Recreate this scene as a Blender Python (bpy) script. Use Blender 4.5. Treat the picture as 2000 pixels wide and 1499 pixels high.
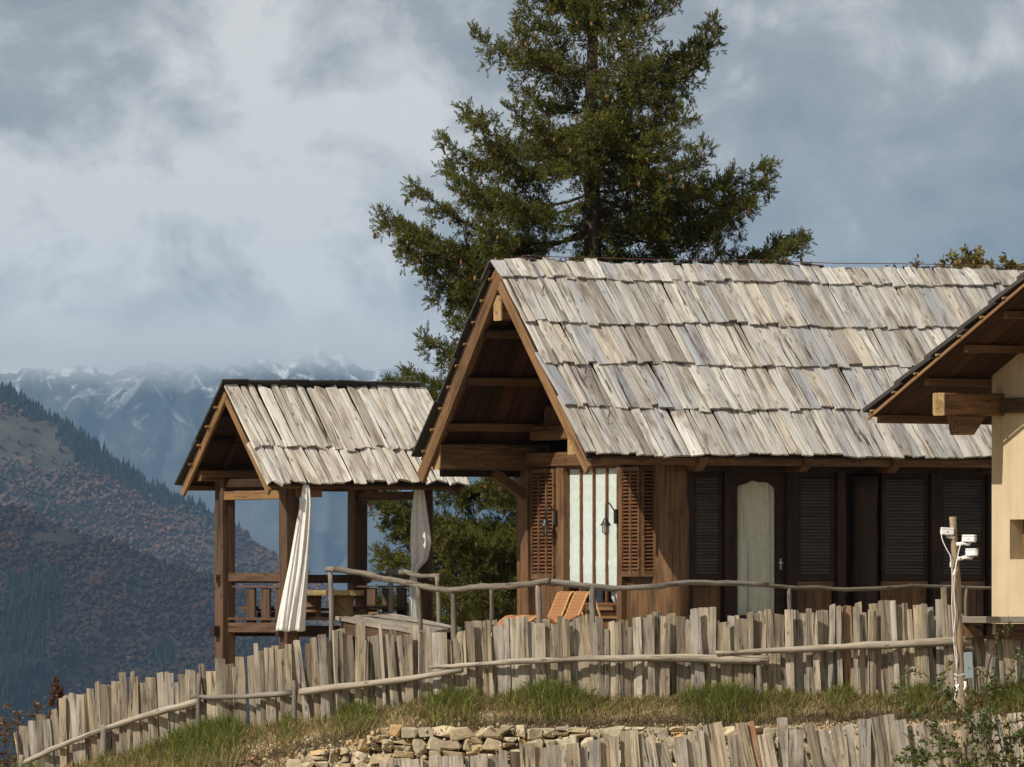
import bpy, bmesh, math, random
import numpy as np
from mathutils import Vector, Matrix

sc = bpy.context.scene
for o in list(bpy.data.objects):
    bpy.data.objects.remove(o)
COL = sc.collection
R = math.radians
F = 20000.0          # focal length in photo pixels (2000 px wide photograph): a long telephoto
HZ = 1180.0          # photo row of the horizon
rnd = random.Random(7)
npr = np.random.default_rng(11)

# ------------------------------------------------------------------ camera, world, sun, exposure
cam_d = bpy.data.cameras.new("camera")
cam_d.sensor_width = 36.0
cam_d.lens = 36.0 * F / 2000.0
cam_d.shift_y = (HZ - 749.5) / 2000.0
cam_d.clip_start = 1.0
cam_d.clip_end = 120000.0
cam = bpy.data.objects.new("camera", cam_d)
cam.location = (0, 0, 0)
cam.rotation_euler = (R(90), 0, 0)
COL.objects.link(cam)
sc.camera = cam

SUN_DIR = Vector((170.0, 137.4, -194.0)).normalized()      # the way the light travels
sun_d = bpy.data.lights.new("sun", 'SUN')
sun_d.energy = 5.0
sun_d.angle = R(0.6)
sun_d.color = (1.0, 0.93, 0.82)
sun = bpy.data.objects.new("sun", sun_d)
sun.rotation_euler = SUN_DIR.to_track_quat('-Z', 'Y').to_euler()
sun.location = (-50, -40, 80)
COL.objects.link(sun)

world = bpy.data.worlds.new("World")
sc.world = world
world.use_nodes = True
wn, wl = world.node_tree.nodes, world.node_tree.links
wn.clear()
w_out = wn.new("ShaderNodeOutputWorld")
w_bg = wn.new("ShaderNodeBackground")
w_bg.inputs['Strength'].default_value = 0.1
w_sky = wn.new("ShaderNodeTexSky")
w_sky.sky_type = 'NISHITA'
w_sky.sun_disc = False
w_sky.sun_elevation = math.asin(-SUN_DIR.z)
w_sky.sun_rotation = math.atan2(-SUN_DIR.x, -SUN_DIR.y)
w_sky.altitude = 2000.0
w_tc = wn.new("ShaderNodeTexCoord")


def w_noise(scale, detail, rough, off, dist=0.0, stretch=(1, 1, 1)):
    mp = wn.new("ShaderNodeMapping")
    mp.inputs['Location'].default_value = off
    mp.inputs['Scale'].default_value = stretch
    wl.new(w_tc.outputs['Generated'], mp.inputs['Vector'])
    n = wn.new("ShaderNodeTexNoise")
    n.inputs['Scale'].default_value = scale
    n.inputs['Detail'].default_value = detail
    n.inputs['Roughness'].default_value = rough
    n.inputs['Distortion'].default_value = dist
    wl.new(mp.outputs['Vector'], n.inputs['Vector'])
    return n.outputs['Fac']


def w_math(op, a, b):
    m = wn.new("ShaderNodeMath")
    m.operation = op
    for i, v in enumerate((a, b)):
        if isinstance(v, (int, float)):
            m.inputs[i].default_value = v
        else:
            wl.new(v, m.inputs[i])
    return m.outputs[0]


SKY_OFF = (1.9494, 3.799, 0.2614)
big = w_noise(11.0, 1.0, 0.4, SKY_OFF, 0.2)
mid = w_noise(30.0, 7.0, 0.56, (1.9952, 3.941, 4.4623), 0.25, (1, 1, 1.35))
small = w_noise(85.0, 6.0, 0.6, (5.1, 0.7, 0.3), 0.5, (1, 1, 1.25))
cl = w_math('ADD', w_math('MULTIPLY', big, 0.56), w_math('ADD', w_math('MULTIPLY', mid, 0.62), w_math('MULTIPLY', small, 0.30)))
w_ramp = wn.new("ShaderNodeValToRGB")
els = w_ramp.color_ramp.elements
els[0].position = 0.46
els[0].color = (0.115, 0.127, 0.142, 1)
els[1].position = 0.81
els[1].color = (0.74, 0.725, 0.69, 1)
e = els.new(0.60)
e.color = (0.185, 0.203, 0.225, 1)
e = els.new(0.715)
e.color = (0.35, 0.355, 0.355, 1)
wl.new(cl, w_ramp.inputs['Fac'])
w_gain = wn.new("ShaderNodeVectorMath")
w_gain.operation = 'SCALE'
w_gain.inputs['Scale'].default_value = 10.0
wl.new(w_ramp.outputs['Color'], w_gain.inputs[0])
w_mix = wn.new("ShaderNodeMix")
w_mix.data_type = 'RGBA'
w_mix.inputs[0].default_value = 0.93
wl.new(w_sky.outputs['Color'], w_mix.inputs[6])
wl.new(w_gain.outputs['Vector'], w_mix.inputs[7])
wl.new(w_mix.outputs[2], w_bg.inputs['Color'])
wl.new(w_bg.outputs['Background'], w_out.inputs['Surface'])

sc.view_settings.view_transform = 'Standard'
sc.view_settings.look = 'None'
sc.view_settings.exposure = 0.0
sc.view_settings.gamma = 1.0
sc.view_settings.use_curve_mapping = False
sc.render.engine = 'CYCLES'
sc.cycles.use_denoising = True
try:
    sc.cycles.denoiser = 'OPENIMAGEDENOISE'
    sc.cycles.denoising_prefilter = 'ACCURATE'
except Exception:
    pass
sc.cycles.max_bounces = 6
sc.cycles.transparent_max_bounces = 8
sc.cycles.volume_bounces = 1
sc.cycles.sample_clamp_indirect = 6.0


# ------------------------------------------------------------------ helpers
def W(px, py, Y):
    """photo pixel + distance -> world point"""
    return Vector(((px - 1000.0) * Y / F, Y, (HZ - py) * Y / F))


def tag(o, label=None, cat=None, group=None, kind=None):
    if label: o["label"] = label
    if cat: o["category"] = cat
    if group: o["group"] = group
    if kind: o["kind"] = kind
    return o


def empty(name, loc=(0, 0, 0), rz=0.0):
    o = bpy.data.objects.new(name, None)
    o.location = loc
    o.rotation_euler = (0, 0, rz)
    o.empty_display_size = 0.2
    COL.objects.link(o)
    return o


def link(name, me, mat=None, parent=None, M=None):
    if mat and not me.materials:
        me.materials.append(mat)
    o = bpy.data.objects.new(name, me)
    if parent is not None:
        o.parent = parent
    if M is not None:
        o.matrix_basis = M
    COL.objects.link(o)
    return o


class MB:
    def __init__(s):
        s.v, s.f = [], []

    def add(s, vs, fs):
        n = len(s.v)
        s.v += [tuple(p) for p in vs]
        s.f += [tuple(i + n for i in q) for q in fs]

    def box(s, x0, x1, y0, y1, z0, z1):
        s.add([(x0, y0, z0), (x1, y0, z0), (x1, y1, z0), (x0, y1, z0), (x0, y0, z1), (x1, y0, z1), (x1, y1, z1), (x0, y1, z1)],
              [(0, 3, 2, 1), (4, 5, 6, 7), (0, 1, 5, 4), (1, 2, 6, 5), (2, 3, 7, 6), (3, 0, 4, 7)])
        return s

    def rings(s, rings, cap=True, closed=True):
        n = len(rings[0])
        base = len(s.v)
        for r in rings:
            s.v += [tuple(p) for p in r]
        for i in range(len(rings) - 1):
            for j in range(n if closed else n - 1):
                a = base + i * n + j
                b = base + i * n + (j + 1) % n
                s.f.append((a, b, b + n, a + n))
        if cap and closed:
            s.f.append(tuple(base + j for j in reversed(range(n))))
            s.f.append(tuple(base + (len(rings) - 1) * n + j for j in range(n)))
        return s

    def tube(s, pts, rad, n=8):
        pts = [Vector(p) for p in pts]
        if isinstance(rad, (int, float)):
            rad = [rad] * len(pts)
        rings = []
        up = None
        for i, p in enumerate(pts):
            d = (pts[min(i + 1, len(pts) - 1)] - pts[max(i - 1, 0)])
            if d.length < 1e-9: d = Vector((0, 0, 1))
            d.normalize()
            if up is None:
                up = Vector((0, 0, 1)) if abs(d.z) < 0.9 else Vector((0, 1, 0))
            x = d.cross(up)
            if x.length < 1e-6: x = d.cross(Vector((1, 0, 0)))
            x.normalize()
            y = x.cross(d)
            up = y
            rings.append([p + x * (rad[i] * math.cos(2 * math.pi * k / n)) + y * (rad[i] * math.sin(2 * math.pi * k / n)) for k in range(n)])
        return s.rings(rings)

    def mesh(s, name, smooth=False):
        me = bpy.data.meshes.new(name)
        me.from_pydata(s.v, [], s.f)
        if smooth:
            for p in me.polygons: p.use_smooth = True
        me.update()
        return me

    def build(s, name, mat=None, parent=None, M=None, smooth=False):
        return link(name, s.mesh(name, smooth), mat, parent, M)


def tri_mesh(name, V, T, cols=None, smooth=False):
    V = np.asarray(V, dtype=np.float32)
    T = np.asarray(T, dtype=np.int32)
    me = bpy.data.meshes.new(name)
    me.vertices.add(len(V))
    me.vertices.foreach_set('co', V.ravel())
    me.loops.add(T.size)
    me.loops.foreach_set('vertex_index', T.ravel())
    me.polygons.add(len(T))
    me.polygons.foreach_set('loop_start', np.arange(0, T.size, T.shape[1], dtype=np.int32))
    if smooth:
        me.polygons.foreach_set('use_smooth', np.ones(len(T), dtype=bool))
    me.update(calc_edges=True)
    if cols is not None:
        a = me.attributes.new('Col', 'FLOAT_COLOR', 'POINT')
        c = np.ones((len(V), 4), dtype=np.float32)
        c[:, :3] = cols
        a.data.foreach_set('color', c.ravel())
    return me


def inst(SV, ST, pos, rot, scale, cols):
    """copy a small shape many times into one array; rot: (N,3,3)"""
    N, n = len(pos), len(SV)
    P = np.einsum('nij,nkj->nki', rot, SV[None, :, :] * scale[:, None, :]) + pos[:, None, :]
    T = ST[None, :, :] + (np.arange(N) * n)[:, None, None]
    C = np.repeat(cols, n, axis=0)
    return P.reshape(-1, 3), T.reshape(-1, ST.shape[1]), C


def rotz(a):
    c, s_ = np.cos(a), np.sin(a)
    M = np.zeros((len(a), 3, 3))
    M[:, 0, 0] = c; M[:, 0, 1] = -s_; M[:, 1, 0] = s_; M[:, 1, 1] = c; M[:, 2, 2] = 1
    return M


def align(D, spin=None):
    """rotation matrices whose Z axis is D"""
    D = D / np.linalg.norm(D, axis=1)[:, None]
    ref = np.where(np.abs(D[:, 2:3]) < 0.9, np.array([[0, 0, 1.0]]), np.array([[1.0, 0, 0]]))
    X = np.cross(ref, D)
    X /= np.linalg.norm(X, axis=1)[:, None]
    Y = np.cross(D, X)
    if spin is not None:
        c, s_ = np.cos(spin)[:, None], np.sin(spin)[:, None]
        X, Y = X * c + Y * s_, Y * c - X * s_
    return np.stack([X, Y, D], axis=2)


_perm = np.random.default_rng(3).random((256, 256))


def vnoise(x, y, o=0):
    x = np.asarray(x, dtype=float) + o * 17.3
    y = np.asarray(y, dtype=float) + o * 9.7
    xi, yi = np.floor(x).astype(int), np.floor(y).astype(int)
    fx, fy = x - xi, y - yi
    fx, fy = fx * fx * (3 - 2 * fx), fy * fy * (3 - 2 * fy)
    g = lambda a, b: _perm[a % 256, b % 256]
    return (g(xi, yi) * (1 - fx) + g(xi + 1, yi) * fx) * (1 - fy) + (g(xi, yi + 1) * (1 - fx) + g(xi + 1, yi + 1) * fx) * fy


def fbm(x, y, oct=5, o=0, gain=0.5):
    a, t, s_ = 1.0, 0.0, 0.0
    for k in range(oct):
        t = t + a * vnoise(x * 2 ** k, y * 2 ** k, o + k)
        s_ += a
        a *= gain
    return t / s_


def basis(p0, p1, up=(0, 0, 1)):
    p0, p1, up = Vector(p0), Vector(p1), Vector(up)
    y = (p1 - p0).normalized()
    x = y.cross(up)
    if x.length < 1e-5: x = y.cross(Vector((1, 0, 0)))
    x.normalize()
    z = x.cross(y)
    M = Matrix((x, y, z)).transposed().to_4x4()
    M.translation = p0
    return M, (p1 - p0).length


_lum = {}


def lumber(name, parent, p0, p1, w, h, mat, up=(0, 0, 1), seed=0):
    """a sawn beam from p0 to p1: w across, h along `up`; edges chamfered, sides slightly uneven"""
    M, L = basis(p0, p1, up)
    key = (round(L, 3), round(w, 3), round(h, 3), mat.name, seed)
    if key not in _lum:
        c = min(w, h) * 0.08
        r = random.Random(hash(key[:3]) ^ seed)
        prof = [(-w / 2 + c, -h / 2), (w / 2 - c, -h / 2), (w / 2, -h / 2 + c), (w / 2, h / 2 - c), (w / 2 - c, h / 2), (-w / 2 + c, h / 2), (-w / 2, h / 2 - c), (-w / 2, -h / 2 + c)]
        nseg = max(1, min(4, int(L / 0.5)))
        rings = []
        for i in range(nseg + 1):
            j = min(w, h) * 0.03
            dx, dz = (r.uniform(-j, j), r.uniform(-j, j)) if 0 < i < nseg else (0, 0)
            rings.append([(x + dx, L * i / nseg, z + dz) for x, z in prof])
        # rings run clockwise seen along +Y; reverse keeps normals outward
        b = MB().rings([list(reversed(q)) for q in rings])
        me = b.mesh(name)
        me.materials.append(mat)
        _lum[key] = me
    return link(name, _lum[key], None, parent, M)


def plank(name, parent, M, w, L, t, mat, r, rag=0.03, warp=0.006, taper=0.06):
    """a split board: X across, Y along, Z thick; ragged ends and wavy edges, one small mesh of its own"""
    n = 4
    rings = []
    tl, tr = r.uniform(-taper, taper) * w, r.uniform(-taper, taper) * w
    e0, e1 = r.uniform(-rag, rag), r.uniform(-rag, rag)
    g0, g1 = r.uniform(-rag, rag), r.uniform(-rag, rag)
    cup = r.uniform(-0.2, 0.35) * t
    for i in range(n + 1):
        f = i / n
        xl = -w / 2 + tl * f + r.uniform(-1, 1) * w * 0.03
        xr = w / 2 + tr * f + r.uniform(-1, 1) * w * 0.03
        z = r.uniform(-1, 1) * warp
        yl, yr = L * f, L * f
        if i == 0: yl, yr = e0, e1
        if i == n: yl, yr = L + g0, L + g1
        ym = (yl + yr) / 2 + (r.uniform(-rag, rag) * 0.6 if i in (0, n) else 0)
        xm = (xl + xr) / 2 + r.uniform(-.1, .1) * w
        rings.append([(xl, yl, z), (xl, yl, z + t), (xm, ym, z + t + cup), (xr, yr, z + t), (xr, yr, z)])
    return MB().rings(rings).build(name, mat, parent, M)


# ------------------------------------------------------------------ materials
def new_mat(name):
    m = bpy.data.materials.new(name)
    m.use_nodes = True
    nt = m.node_tree
    nt.nodes.clear()
    out = nt.nodes.new("ShaderNodeOutputMaterial")
    b = nt.nodes.new("ShaderNodeBsdfPrincipled")
    nt.links.new(b.outputs[0], out.inputs['Surface'])
    return m, nt, b, out


def N(nt, kind, **kw):
    n = nt.nodes.new(kind)
    for k, v in kw.items():
        if k in n.inputs.keys():
            n.inputs[k].default_value = v
        else:
            setattr(n, k, v)
    return n


def ramp(nt, fac, stops, interp='LINEAR'):
    n = nt.nodes.new("ShaderNodeValToRGB")
    n.color_ramp.interpolation = interp
    el = n.color_ramp.elements
    while len(el) < len(stops): el.new(0.5)
    for e_, (p, c) in zip(el, stops):
        e_.position = p
        e_.color = (*c, 1) if len(c) == 3 else c
    nt.links.new(fac, n.inputs['Fac'])
    return n.outputs['Color']


def mixc(nt, fac, a, b, mode='MIX'):
    n = nt.nodes.new("ShaderNodeMix")
    n.data_type = 'RGBA'
    n.blend_type = mode
    for sock, v in ((n.inputs[0], fac), (n.inputs[6], a), (n.inputs[7], b)):
        if isinstance(v, (int, float)): sock.default_value = v
        elif isinstance(v, tuple): sock.default_value = (*v, 1) if len(v) == 3 else v
        else: nt.links.new(v, sock)
    return n.outputs[2]


def mth(nt, op, a, b=0.0):
    n = nt.nodes.new("ShaderNodeMath")
    n.operation = op
    for i, v in enumerate((a, b)):
        if isinstance(v, (int, float)): n.inputs[i].default_value = v
        else: nt.links.new(v, n.inputs[i])
    return n.outputs[0]


def coords(nt, scale, shift=True):
    tc = N(nt, "ShaderNodeTexCoord")
    src = tc.outputs['Object']
    if shift:
        oi = N(nt, "ShaderNodeObjectInfo")
        ge = N(nt, "ShaderNodeNewGeometry")
        rr = mth(nt, 'ADD', oi.outputs['Random'], ge.outputs['Random Per Island'])
        rr = mth(nt, 'FRACT', mth(nt, 'MULTIPLY', rr, 7.31))
        cx = N(nt, "ShaderNodeCombineXYZ")
        for i in range(3):
            nt.links.new(mth(nt, 'MULTIPLY', rr, (37.0, 91.0, 53.0)[i]), cx.inputs[i])
        ad = N(nt, "ShaderNodeVectorMath", operation='ADD')
        nt.links.new(src, ad.inputs[0])
        nt.links.new(cx.outputs[0], ad.inputs[1])
        src = ad.outputs[0]
    else:
        rr = None
    mp = N(nt, "ShaderNodeMapping")
    mp.inputs['Scale'].default_value = scale
    nt.links.new(src, mp.inputs['Vector'])
    return mp.outputs['Vector'], rr, src


def noise(nt, vec, scale, detail=4.0, rough=0.55, dist=0.0):
    n = N(nt, "ShaderNodeTexNoise")
    n.inputs['Scale'].default_value = scale
    n.inputs['Detail'].default_value = detail
    n.inputs['Roughness'].default_value = rough
    n.inputs['Distortion'].default_value = dist
    if vec is not None: nt.links.new(vec, n.inputs['Vector'])
    return n.outputs['Fac']


def bump(nt, bsdf, h, strength=0.4, dist=0.01):
    b = N(nt, "ShaderNodeBump")
    b.inputs['Strength'].default_value = strength
    b.inputs['Distance'].default_value = dist
    nt.links.new(h, b.inputs['Height'])
    nt.links.new(b.outputs['Normal'], bsdf.inputs['Normal'])


def wood(name, tones, streak=(0.35, 1.25), stain=None, stain_amt=0.5, rough=0.85, spec=0.25, grain=1.0, bmp=0.5, check=0.45):
    """boards: one tone per piece, streaks along local Y, blotches of weathering"""
    m, nt, b, _ = new_mat(name)
    v, rr, src = coords(nt, (22.0 * grain, 1.1, 22.0 * grain))
    base = ramp(nt, rr, [(i / max(1, len(tones) - 1), c) for i, c in enumerate(tones)])
    g1 = noise(nt, v, 1.0, 7.0, 0.65, 0.4)
    k = ramp(nt, g1, [(0.33, (streak[0],) * 3), (0.48, (1, 1, 1)), (0.66, (streak[1],) * 3)])
    col = mixc(nt, 1.0, base, k, 'MULTIPLY')
    mp2 = N(nt, "ShaderNodeMapping")
    mp2.inputs['Scale'].default_value = (5.0, 1.3, 5.0)
    nt.links.new(src, mp2.inputs['Vector'])
    g2 = noise(nt, mp2.outputs['Vector'], 1.0, 5.0, 0.6, 0.3)
    if stain:
        f = ramp(nt, g2, [(0.5, (0, 0, 0)), (0.68, (stain_amt,) * 3)])
        col = mixc(nt, f, col, stain)
    # thin dark checks along the grain
    mp3 = N(nt, "ShaderNodeMapping")
    mp3.inputs['Scale'].default_value = (20.0, 0.75, 20.0)
    nt.links.new(src, mp3.inputs['Vector'])
    g3 = noise(nt, mp3.outputs['Vector'], 1.0, 2.0, 0.5, 0.9)
    col = mixc(nt, 1.0, col, ramp(nt, g3, [(0.315, (check,) * 3), (0.36, (1, 1, 1))]), 'MULTIPLY')
    # knots
    mp4 = N(nt, "ShaderNodeMapping")
    mp4.inputs['Scale'].default_value = (9.0, 3.2, 9.0)
    nt.links.new(src, mp4.inputs['Vector'])
    vo = N(nt, "ShaderNodeTexVoronoi")
    nt.links.new(mp4.outputs['Vector'], vo.inputs['Vector'])
    vo.inputs['Scale'].default_value = 1.0
    col = mixc(nt, 1.0, col, ramp(nt, vo.outputs['Distance'], [(0.10, (0.5, 0.47, 0.44)), (0.17, (1, 1, 1))]), 'MULTIPLY')
    nt.links.new(col, b.inputs['Base Color'])
    b.inputs['Roughness'].default_value = rough
    b.inputs['Specular IOR Level'].default_value = spec
    bump(nt, b, g1, bmp, 0.012)
    return m


def plain(name, col, rough=0.6, spec=0.3, var=0.15, scale=8.0, metallic=0.0, bmp=0.0):
    m, nt, b, _ = new_mat(name)
    v, rr, src = coords(nt, (1, 1, 1))
    g = noise(nt, src, scale, 5.0)
    k = ramp(nt, g, [(0.3, (1 - var,) * 3), (0.7, (1 + var,) * 3)])
    nt.links.new(mixc(nt, 1.0, col, k, 'MULTIPLY'), b.inputs['Base Color'])
    b.inputs['Roughness'].default_value = rough
    b.inputs['Specular IOR Level'].default_value = spec
    b.inputs['Metallic'].default_value = metallic
    if bmp: bump(nt, b, g, bmp, 0.01)
    return m


def attr_mat(name, rough=0.8, spec=0.2, var=0.0, scale=1.0, trans=0.0):
    m, nt, b, out = new_mat(name)
    a = N(nt, "ShaderNodeAttribute", attribute_name='Col')
    col = a.outputs['Color']
    if var:
        v, rr, src = coords(nt, (1, 1, 1), False)
        g = noise(nt, src, scale, 4.0)
        col = mixc(nt, 1.0, col, ramp(nt, g, [(0.3, (1 - var,) * 3), (0.7, (1 + var,) * 3)]), 'MULTIPLY')
    nt.links.new(col, b.inputs['Base Color'])
    b.inputs['Roughness'].default_value = rough
    b.inputs['Specular IOR Level'].default_value = spec
    if trans:
        t = N(nt, "ShaderNodeBsdfTranslucent")
        nt.links.new(col, t.inputs['Color'])
        mx = N(nt, "ShaderNodeMixShader")
        mx.inputs[0].default_value = trans
        nt.links.new(b.outputs[0], mx.inputs[1])
        nt.links.new(t.outputs[0], mx.inputs[2])
        nt.links.new(mx.outputs[0], out.inputs['Surface'])
    return m


M_SHINGLE = wood("weathered_shingle_wood", [(0.385, 0.38, 0.37), (0.49, 0.455, 0.40), (0.315, 0.32, 0.33), (0.43, 0.395, 0.34), (0.56, 0.53, 0.475), (0.40, 0.385, 0.365), (0.36, 0.37, 0.385), (0.48, 0.425, 0.35), (0.58, 0.555, 0.51), (0.27, 0.24, 0.205), (0.46, 0.435, 0.39)],
                 (0.46, 1.18), (0.17, 0.13, 0.095), 0.85, 0.9, 0.15, 1.1, 0.7, 0.22)
M_SHINGLE_OLD = wood("old_cracked_shingle_wood", [(0.55, 0.51, 0.44), (0.62, 0.58, 0.52), (0.42, 0.37, 0.31), (0.64, 0.60, 0.53), (0.50, 0.48, 0.45), (0.57, 0.51, 0.42)],
                     (0.42, 1.15), (0.20, 0.15, 0.10), 0.75, 0.9, 0.15, 1.0, 0.9, 0.3)
M_SHADESIDE = wood("shade_coloured_shingle_wood", [(0.045, 0.042, 0.040), (0.07, 0.064, 0.06)], (0.5, 1.2), None, 0, 0.9, 0.15)  # dark copy of the shingle wood; shade of averted slopes is in the colour
M_BROWN = wood("brown_stained_timber", [(0.138, 0.073, 0.032), (0.108, 0.056, 0.025), (0.16, 0.086, 0.038)], (0.40, 1.4), (0.045, 0.025, 0.013), 0.8, 0.6, 0.3)
M_SOFFIT = wood("shade_darkened_soffit_board", [(0.036, 0.017, 0.008), (0.062, 0.028, 0.012), (0.028, 0.014, 0.007)], (0.5, 1.3), (0.02, 0.010, 0.006), 0.5, 0.75, 0.15)  # soffit wood coloured darker to deepen the shade under the overhang
M_HONEY = wood("honey_coloured_timber", [(0.235, 0.130, 0.055), (0.205, 0.112, 0.047)], (0.5, 1.25), (0.12, 0.065, 0.03), 0.7, 0.6, 0.3)
M_OCHRE = wood("pale_ochre_end_grain", [(0.29, 0.195, 0.09), (0.32, 0.215, 0.10)], (0.5, 1.25), (0.16, 0.09, 0.04), 0.6, 0.75, 0.2)
M_DARKB = wood("shade_deepened_brown_timber", [(0.026, 0.0145, 0.009), (0.036, 0.020, 0.012)], (0.45, 1.35), (0.018, 0.011, 0.007), 0.5, 0.65, 0.2)  # dark brown timber, deepened further so shaded walls and undersides read darker
M_POST = wood("weathered_brown_post", [(0.085, 0.049, 0.029), (0.10, 0.058, 0.034)], (0.42, 1.35), (0.04, 0.026, 0.018), 0.6, 0.75, 0.25)
M_SLAT = wood("louvre_slat_wood", [(0.15, 0.062, 0.026), (0.19, 0.08, 0.032)], (0.6, 1.2), None, 0, 0.6, 0.3)
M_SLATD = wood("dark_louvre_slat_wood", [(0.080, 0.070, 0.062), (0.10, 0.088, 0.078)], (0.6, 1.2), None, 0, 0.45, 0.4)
M_FENCE = wood("grey_brown_split_board", [(0.31, 0.255, 0.18), (0.40, 0.335, 0.245), (0.22, 0.18, 0.13), (0.44, 0.37, 0.275), (0.27, 0.235, 0.185), (0.37, 0.30, 0.205), (0.18, 0.148, 0.11), (0.34, 0.295, 0.23)],
               (0.24, 1.32), (0.15, 0.115, 0.085), 0.85, 0.9, 0.15, 1.2, 0.9, 0.2)
M_FENCE2 = wood("silvery_split_board", [(0.39, 0.345, 0.28), (0.31, 0.295, 0.27), (0.44, 0.38, 0.30), (0.24, 0.205, 0.16), (0.41, 0.375, 0.33), (0.34, 0.28, 0.20)],
                (0.28, 1.28), (0.16, 0.13, 0.10), 0.85, 0.9, 0.15, 1.2, 0.9, 0.2)
M_RUSTY = wood("reddish_new_split_board", [(0.29, 0.195, 0.125), (0.31, 0.22, 0.145)], (0.35, 1.25), (0.27, 0.13, 0.065), 0.8, 0.9, 0.15)
M_LOG = wood("peeled_grey_log", [(0.36, 0.305, 0.235), (0.31, 0.265, 0.21)], (0.42, 1.22), (0.16, 0.13, 0.10), 0.7, 0.85, 0.2, 1.0, 0.8, 0.35)
M_LOGD = wood("dark_weathered_log", [(0.16, 0.14, 0.12), (0.20, 0.18, 0.155)], (0.45, 1.4), (0.30, 0.27, 0.22), 0.5, 0.85, 0.2)
M_HAND = wood("grey_brown_handrail_log", [(0.16, 0.137, 0.105), (0.13, 0.112, 0.088), (0.19, 0.163, 0.125)], (0.4, 1.35), (0.06, 0.05, 0.04), 0.8, 0.85, 0.2, 1.0, 0.8, 0.4)
M_DECK = wood("grey_walkway_board", [(0.27, 0.235, 0.19), (0.23, 0.20, 0.165), (0.31, 0.27, 0.22)], (0.5, 1.25), (0.14, 0.12, 0.10), 0.5, 0.85, 0.2)
M_PINE = wood("yellow_pine_slab", [(0.50, 0.38, 0.17), (0.46, 0.34, 0.15)], (0.7, 1.15), (0.34, 0.22, 0.08), 0.4, 0.7, 0.25)
M_BLACK = plain("black_metal", (0.012, 0.012, 0.013), 0.45, 0.5)
M_RUST = plain("rusty_iron_rod", (0.12, 0.055, 0.035), 0.8, 0.3, 0.3, 20)
M_WHITEPL = plain("white_plastic", (0.78, 0.79, 0.79), 0.4, 0.5, 0.04)
M_GREYPL = plain("grey_plastic", (0.30, 0.32, 0.34), 0.45, 0.5, 0.05)
M_TEAL = plain("grey_green_painted_metal", (0.25, 0.31, 0.31), 0.5, 0.4, 0.15, 30)
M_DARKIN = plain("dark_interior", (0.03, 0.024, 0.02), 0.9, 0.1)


def fabric(name, col, trans=0.35, fine=60.0):
    m, nt, b, out = new_mat(name)
    v, rr, src = coords(nt, (1, 1, 1), False)
    g = noise(nt, src, 14.0, 5.0)
    c = mixc(nt, 1.0, col, ramp(nt, g, [(0.3, (0.9,) * 3), (0.7, (1.06,) * 3)]), 'MULTIPLY')
    nt.links.new(c, b.inputs['Base Color'])
    b.inputs['Roughness'].default_value = 0.9
    b.inputs['Specular IOR Level'].default_value = 0.1
    t = N(nt, "ShaderNodeBsdfTranslucent")
    nt.links.new(c, t.inputs['Color'])
    mx = N(nt, "ShaderNodeMixShader")
    mx.inputs[0].default_value = trans
    nt.links.new(b.outputs[0], mx.inputs[1])
    nt.links.new(t.outputs[0], mx.inputs[2])
    nt.links.new(mx.outputs[0], out.inputs['Surface'])
    bump(nt, b, g, 0.3, 0.02)
    return m


M_CLOTH = fabric("white_curtain_cloth", (0.85, 0.84, 0.81), 0.25)
M_SHEER = fabric("cream_sheer_cloth", (0.90, 0.87, 0.78), 0.2)
M_BLIND = fabric("pale_blind_fabric", (0.76, 0.79, 0.76), 0.05)


def glass_mat():
    m, nt, b, out = new_mat("window_glass")
    tr = N(nt, "ShaderNodeBsdfTransparent")
    tr.inputs['Color'].default_value = (0.95, 0.97, 0.96, 1)
    gl = N(nt, "ShaderNodeBsdfGlossy")
    gl.inputs['Roughness'].default_value = 0.03
    lw_ = N(nt, "ShaderNodeLayerWeight")
    lw_.inputs['Blend'].default_value = 0.5
    fac = mth(nt, 'ADD', 0.035, mth(nt, 'MULTIPLY', 0.9, mth(nt, 'POWER', lw_.outputs['Facing'], 5.0)))
    mx = N(nt, "ShaderNodeMixShader")
    nt.links.new(fac, mx.inputs[0])
    nt.links.new(tr.outputs[0], mx.inputs[1])
    nt.links.new(gl.outputs[0], mx.inputs[2])
    nt.links.new(mx.outputs[0], out.inputs['Surface'])
    return m


M_GLASS = glass_mat()


def plaster_mat():
    m, nt, b, _ = new_mat("cream_plaster")
    v, rr, src = coords(nt, (1, 1, 1), False)
    g = noise(nt, src, 2.2, 5.0, 0.6)
    g2 = noise(nt, src, 60.0, 3.0, 0.6)
    c = ramp(nt, g, [(0.3, (0.485, 0.39, 0.25)), (0.7, (0.555, 0.45, 0.295))])
    mpv = N(nt, "ShaderNodeMapping")
    mpv.inputs['Scale'].default_value = (7.0, 7.0, 0.5)
    nt.links.new(src, mpv.inputs['Vector'])
    g3 = noise(nt, mpv.outputs['Vector'], 1.0, 5.0, 0.6, 0.3)
    c = mixc(nt, 1.0, c, ramp(nt, g3, [(0.30, (0.86, 0.84, 0.80)), (0.55, (1, 1, 1)), (0.8, (1.05, 1.05, 1.04))]), 'MULTIPLY')
    nt.links.new(c, b.inputs['Base Color'])
    b.inputs['Roughness'].default_value = 0.95
    b.inputs['Specular IOR Level'].default_value = 0.1
    bump(nt, b, mth(nt, 'ADD', g2, mth(nt, 'MULTIPLY', g, 3.0)), 0.35, 0.010)
    return m


M_PLASTER = plaster_mat()


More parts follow.
